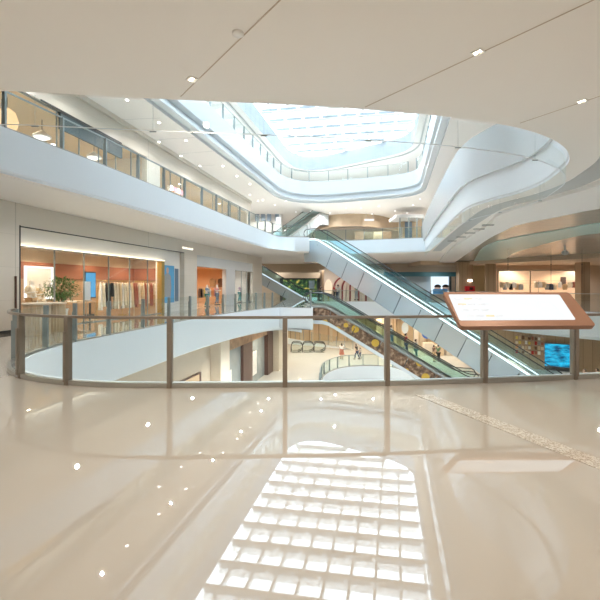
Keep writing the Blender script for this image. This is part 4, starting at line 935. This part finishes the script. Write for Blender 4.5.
# white ramp wall with glass above
rp = [((287-300)/F*44,44,EYE-(338-285)/F*44),((353-300)/F*44,44,EYE-(350-285)/F*44)]
o = MB(); (xa,ya,zA),(xb,yb,zB) = rp; o.hexa([(xa,ya,zA-.65),(xb,yb,-5.49),(xb,yb+.2,-5.49),(xa,ya+.2,zA-.65),(xa,ya,zA),(xb,yb,zB),(xb,yb+.2,zB),(xa,ya+.2,zA)]); struct(o.build('trim_30', FASC))
root = thing('ramp_balustrade', 'glass balustrade on the sloping white edge at the far end of lower floor', 'balustrade', (xa,ya,zA))
for k in range(9):
    t = k/8; x = (xb-xa)*t; z = (zB-zA)*t
    MB().box(x-.03,x+.03,.06,.14,z,z+1.15).build('post', GREYM, root)
    if k < 8: t2 = (k+1)/8; x2 = (xb-xa)*t2; z2 = (zB-zA)*t2; MB().hexa([(x+.03,.09,z+.03),(x2-.03,.09,z2+.03),(x2-.03,.11,z2+.03),(x+.03,.11,z+.03),(x+.03,.09,z+1.12),(x2-.03,.09,z2+1.12),(x2-.03,.11,z2+1.12),(x+.03,.11,z+1.12)]).build('glass_panel', GLASS, root)
for k, px in enumerate((297,308.5,320)):
    x, y = at(px, 42); root = thing('escalator_end', f'black looped handrail end of the lower escalator, {("left","middle","right")[k]} of three', 'escalator end', (x,y,-5.5), 0)
    for yy in (0, .9):
        pts = [(-.62,yy,.05)] + [(-.62+.3*(1-math.cos(q)),yy,.6+.45*math.sin(q)) for q in [math.pi/2*j/5 for j in range(6)]] + [(.15,yy,1.05)] + [(.15+.45*math.sin(q),yy,.6+.45*math.cos(q)) for q in [math.pi*j/8 for j in range(1,8)]] + [(.1,yy,.12)]
        MB().tube(pts, .04, 8).build('handrail', RUBBER, root, True); MB().box(-.6,.5,yy-.006,yy+.006,.1,1.0).build('glass_side', GLASS, root); MB().box(-.5,.45,yy-.05,yy+.05,0,.08).build('deck', STEEL, root)
    MB().box(-.6,.6,.1,.8,0,.02).build('landing_plate', STEEL, root)
# right part of the lower floor
struct(MB().obox((9,47),(20,44),.3,-5.5,-1.6).build('wall_lower_shop', WARMW))
struct(MB().obox(at(468,37),at(640,31),.3,-5.5,-1.6).build('wall_lower_right', BROWN))
for px, c, lb, Y in ((405,(.75,.80,.85),'round pale sign hanging at the warm lower shop',42),(426.5,(.05,.12,.45),'round blue sign hanging at the warm lower shop',42)):
    x, y = at(px, Y); z = EYE - ((328 if px < 410 else 333)-285)/F*Y; root = thing('round_sign', lb, 'sign', (x,y,z)); MB().rings([[(.5*math.cos(q)*(.7 if px < 410 else 1), yy, .6*math.sin(q)) for q in [2*math.pi*j/24 for j in range(24)]] for yy in (-.06,.06)]).build('disc', mat('sign_%s' % ('pale' if px < 410 else 'blue'), c, .3), root); MB().tube([(0,0,.6),(0,0,-1.6-z)], .02, 6).build('stem', DARK, root)
for k, px in enumerate((387,397,414,420)): struct(frontbox('pillar_shop_%s' % 'abcd'[k], px, px+4.5, 310, 0, 44.6-.3*k, (MPOST, BROWN, IVORY, MPOST)[k], .3, None, -5.5))
for k, (px, w, h_, lb) in enumerate(((428,.9,1.2,'pale display counter left of two standing shoppers'),(438.5,.8,.95,'low tan display counter behind two standing shoppers'),(450,.95,1.0,'sand display counter right of two standing shoppers'))):
    x, y = at(px, 40.5); root = thing('display_counter', lb, 'counter', (x,y,-5.5)); MB().box(-w/2,w/2,-.4,.4,0,h_).build('body', IVORY if k != 1 else WOODF, root, bevel=.01); MB().box(-w/2-.03,w/2+.03,-.43,.43,h_,h_+.05).build('top', CREAM, root)
x, y = at(554,33.2); root = thing('video_wall', 'large blue video screen low on the tan panelled wall', 'screen', (x,y,-5.5), math.atan2(31-37, at(640,31)[0]-at(468,37)[0]))
def ocean():
    m, n, l, out = nt('blue_video'); e = n.new('ShaderNodeEmission'); tc = n.new('ShaderNodeTexCoord'); nz = n.new('ShaderNodeTexNoise'); nz.inputs['Scale'].default_value = 1.3; nz.inputs['Detail'].default_value = 3; mp = n.new('ShaderNodeMapping'); mp.inputs['Scale'].default_value = (1,1,3)
    r = n.new('ShaderNodeValToRGB'); q = r.color_ramp.elements; q[0].position = .35; q[0].color = (.005,.05,.12,1); q[1].position = .65; q[1].color = (.02,.42,.68,1)
    l.new(tc.outputs['Object'], mp.inputs[0]); l.new(mp.outputs[0], nz.inputs['Vector']); l.new(nz.outputs['Fac'], r.inputs[0]); l.new(r.outputs[0], e.inputs[0]); e.inputs[1].default_value = .9; l.new(e.outputs[0], out.inputs[0]); return m
MB().box(-1.5,1.5,-.03,-.001,.35,2.2).build('display', ocean(), root); MB().box(-1.56,1.56,0,.15,.0,2.26).build('casing', DARK, root)
x, y = at(529.5,34.0); root = thing('wall_display', 'wall of small colourful shelf goods on the tan panelled wall', 'display', (x,y,-5.5), math.atan2(31-37, at(640,31)[0]-at(468,37)[0]))
MB().box(-1.1,1.1,-.05,.1,1.2,2.9).build('backing', mat('mixed_goods_print', (.45,.33,.24), .5, var=.9, scale=5), root); MB().box(-1.14,1.14,-.08,.12,2.9,2.96).build('top_frame', BROWN, root); MB().box(-1.1,1.1,-.02,.1,0,1.2).build('lower_panel', BROWN, root)

wd = root; rnd = random.Random(11); cs = ['cream','white','rust','tan','sand','orange','yellow','red','grey','brown']
for r_ in range(4):
    MB().box(-1.08,1.08,-.30,-.051,1.24+.4*r_,1.27+.4*r_).build('shelf', BROWN, wd)
    for q in range(9):
        h_ = .18 + .14*rnd.random(); w_ = .08 + .02*rnd.random(); v = Matrix.Rotation(wd.rotation_euler.z, 3, 'Z') @ Vector((-.95+.235*q, -.18, 0))
        o = tag(MB().box(-w_,w_,-.09,.09,0,h_).build('packet', cloth(cs[rnd.randrange(10)]), bevel=.01), 'small colourful packet on the shelves of the tan panelled wall', 'packet', 'packets on the tan wall shelves')
        o.location = (wd.location.x+v.x, wd.location.y+v.y, -5.5+1.271+.4*r_); o.rotation_euler = (0,0,wd.rotation_euler.z)
# ------------------------------------------------------------------ people
def stand(px, Y, z): return (*at(px, Y), z)
FIG = [
 ('person in a white shirt and dark trousers standing at the far railing beneath arches', stand(338,38.6,0), 1.2, 1.7, .12, 'white','navy','trousers',None),
 ('person in a red top and black trousers left of the white-shirted person at arches', stand(335.2,40.5,0), -1.2, 1.66, .1, 'red','black','trousers',None),
 ('person in a green top standing among the striped arches', stand(356.5,43.5,0), 2.0, 1.66, .1, 'green','grey','trousers',None),
 ('person in black at the foot of the dark gold-leaf shop front', stand(321,47.5,0), .5, 1.68, .12, 'black','black','trousers',None),
 ('person in a long rust dress walking on the lower floor', stand(341.7,38.2,-5.5), 1.6, 1.62, .1, 'white','rust','dress',None),
 ('person in black leaning forward near the rust dress on the lower floor', stand(357,38.2,-5.5), 2.6, 1.5, .22, 'black','navy','trousers',None),
 ('child in grey beside the person in black on the lower floor', stand(360,38.6,-5.5), 2.6, 1.1, .12, 'grey','navy','trousers',None),
 ('shopper in a dark green top standing before the pale display counter', stand(438.5,36.5,-5.5), .4, 1.72, .06, 'green','black','trousers',None),
 ('shopper in brown standing left of the dark green shopper', stand(434,37,-5.5), .2, 1.6, .06, 'brown','tan','trousers',None),
 ('person in black at the foot of the tan wall below the directory', stand(584.5,26,-5.5), 3.0, 1.7, .15, 'black','navy','trousers',None),
 ('person in navy beside the rail post at the right edge on lower floor', stand(597,26.4,-5.5), 2.6, 1.66, .15, 'navy','black','trousers',None),
]
for lb, loc, rz, h_, wk, tp, bt, kd, bg in FIG: figure('person', lb, 'person', loc, rz, h_, wk, ('down','bent'), tp, bt, kind=kd, bag=bg, lean=.3 if 'leaning' in lb else 0, hairlen=.16 if kd == 'dress' else .05)
# riders on the plain escalator: feet on its treads
for lb, t, tp, bt, bg, sgn in (('rider in a white shirt with a dark backpack on the plain escalator', .52, 'white','blue','navy',1), ('rider in a red top holding the rail on the plain escalator', .66, 'red','navy',None,1), ('rider in pale blue behind the bronze railing post on the plain escalator', .72, 'grey','teal',None,1)):
    ns = int(5.5/.2); k = int(t*ns); run = 5.5/T30; xl = (k+.5)*run/ns; z = -(k+1)*5.5/ns
    R = Matrix.Rotation(a2, 3, 'Z') @ Vector((xl, -.12 if bg else .12, 0)); figure('person', lb, 'person', (1.9+R.x, 31.2+R.y, z+.003), a2, 1.72, .05, ('down','rail'), tp, bt, bag=bg)

# ------------------------------------------------------------------ lamps and added fill lights
WARM = (1, .92, .82); NEUT = (1, .965, .93)
for x in range(-18, 36, 6):
    for y in (-6, -1, 4): light('gallery_fill', (x, y, ZC-.1), 105, WARM, .06, 160)  # unseen lamps added to light the near floor and ceiling
for s in (-8,-4,0,4,8,12,16,20,24):
    x, y = W(s, -2.4); light('walkway_fill', (x, y, ZC-.1), 68, NEUT, .06, 160)  # added without fittings to brighten the left walkway
for s in (-3,2,7,12,17,22): x, y = W(s, -1.75); light('upper_walkway_fill', (x, y, 9.3), 150, NEUT, .04, 160)  # added fill for the upper left walkway, apart from its downlights
for x, y in ((8.5,14),(10,20),(12,26),(14,32)): light('upper_walkway_fill', (x, y, 9.3), 190, NEUT, .04, 160)  # same added fill along the right side
for y in (37.5, 39): 
    for x in (-3,2,7,12): light('upper_walkway_fill', (x+ (y-37.5), y+.8, 9.3), 150, NEUT, .05, 160)  # same added fill along the far side
for x, y in ((-4,14),(-2,22),(4,24),(3,30),(6,31)): light('basement_fill', (x, y, -1.75), 260, NEUT, .05, 165)  # added without fittings to brighten the lower opening
for x, y in ((3,22),(5,29)): light('basement_fill', (x, y, -7.2), 200, NEUT, .05, 165)  # added inside the lower opening to brighten its fascia
for s in (1.5,5,8.5,11.5):
    for d in (1.0, 3.2): x, y = W(s, d); light('shop_lamp', (x, y, 3.2), 85, (1,.82,.6), .08, 165)
for s in (14.5,16.5,18.2): 
    for d in (1.2, 3.2): x, y = W(s, d); light('shop_lamp', (x, y, 2.88), 42, (1,.85,.66), .06, 165)
for s in (21,23): x, y = W(s, 1.6); light('shop_lamp', (x, y, 2.88), 50, (1,.96,.9), .06, 165)
for s in (-2,2,6,13,17,21): x, y = W(s, 2.5); light('upper_shop_lamp', (x, y, 8.3), 110, (1,.84,.62), .08, 165)
for x in (-12,-4,3,9,16,24,32):
    for y in (40.5, 45.5): light('far_fill', (x, y, ZC-.15 if x < 14 else 3.85), 170, NEUT, .06, 160); light('far_upper_fill', (x, y+2, 9.3), 220, NEUT, .06, 160)  # fill added under both far ceilings
for x, y in ((16,26),(16,34),(22,22),(22,32),(28,20),(28,28),(12,16),(18,14),(34,22)): light('hall_fill', (x, y, ZC-.2), 170, NEUT, .06, 160)  # added fill, lifts the right hall and its ceiling
for x in (-6,0,4,9,14,20,26):
    for y in (36,40,46): light('lower_fill', (x, y, -1.7), 170, (1,.87,.70), .06, 160)  # unseen fill added to brighten the lower floor
for x, y in ((-1,24),(-1.8,29),(-3,19),(15,26),(18,29),(21,24),(12,42)): light('lower_fill', (x, y, -1.72), 170, (1,.85,.66), .06, 160)  # more added fill round the edges of the lower floor
for x, y in ((527-300,43.0),): light('far_shop_lamp', (25, 45.3, 3.2), 110, (1,.78,.55), .1, 165); light('far_shop_lamp', (29.5, 45.2, 3.2), 110, (1,.78,.55), .1, 165)

for x, y in ((-10,16),(-9,24),(-7.5,32),(-5.5,40),(-2,48),(4,46.5),(10,45),(14,39),(13,30),(11,20)): light('top_fill', (x, y, 14.85), 260, (.95,.98,1), .05, 165)  # added to whiten the top gallery behind its glass
for x in (-9,-3,3,9): light('far_fill', (x, 49.2, ZC-.15), 150, NEUT, .05, 165)  # further fill added before the far wall

# ------------------------------------------------------------------ sky, camera, view
w = bpy.data.worlds.new('World'); S.world = w; w.use_nodes = True
bg = w.node_tree.nodes.get('Background') or w.node_tree.nodes.new('ShaderNodeBackground'); bg.inputs[0].default_value = (.73, .885, 1, 1); bg.inputs[1].default_value = 4.7
cam = bpy.data.cameras.new('camera'); co = bpy.data.objects.new('camera', cam); COL.objects.link(co); co.location = (0,0,EYE); co.rotation_euler = (math.pi/2,0,0)
cam.sensor_width = 36; cam.lens = F/600*36; cam.shift_y = -15/600; cam.clip_start = .05; cam.clip_end = 300
S.camera = co
S.view_settings.view_transform = 'Standard'; S.view_settings.look = 'None'; S.view_settings.exposure = .8; S.view_settings.gamma = 1
S.view_settings.use_curve_mapping = False
S.cycles.transparent_max_bounces = 40; S.cycles.max_bounces = 10; S.cycles.sample_clamp_indirect = 8
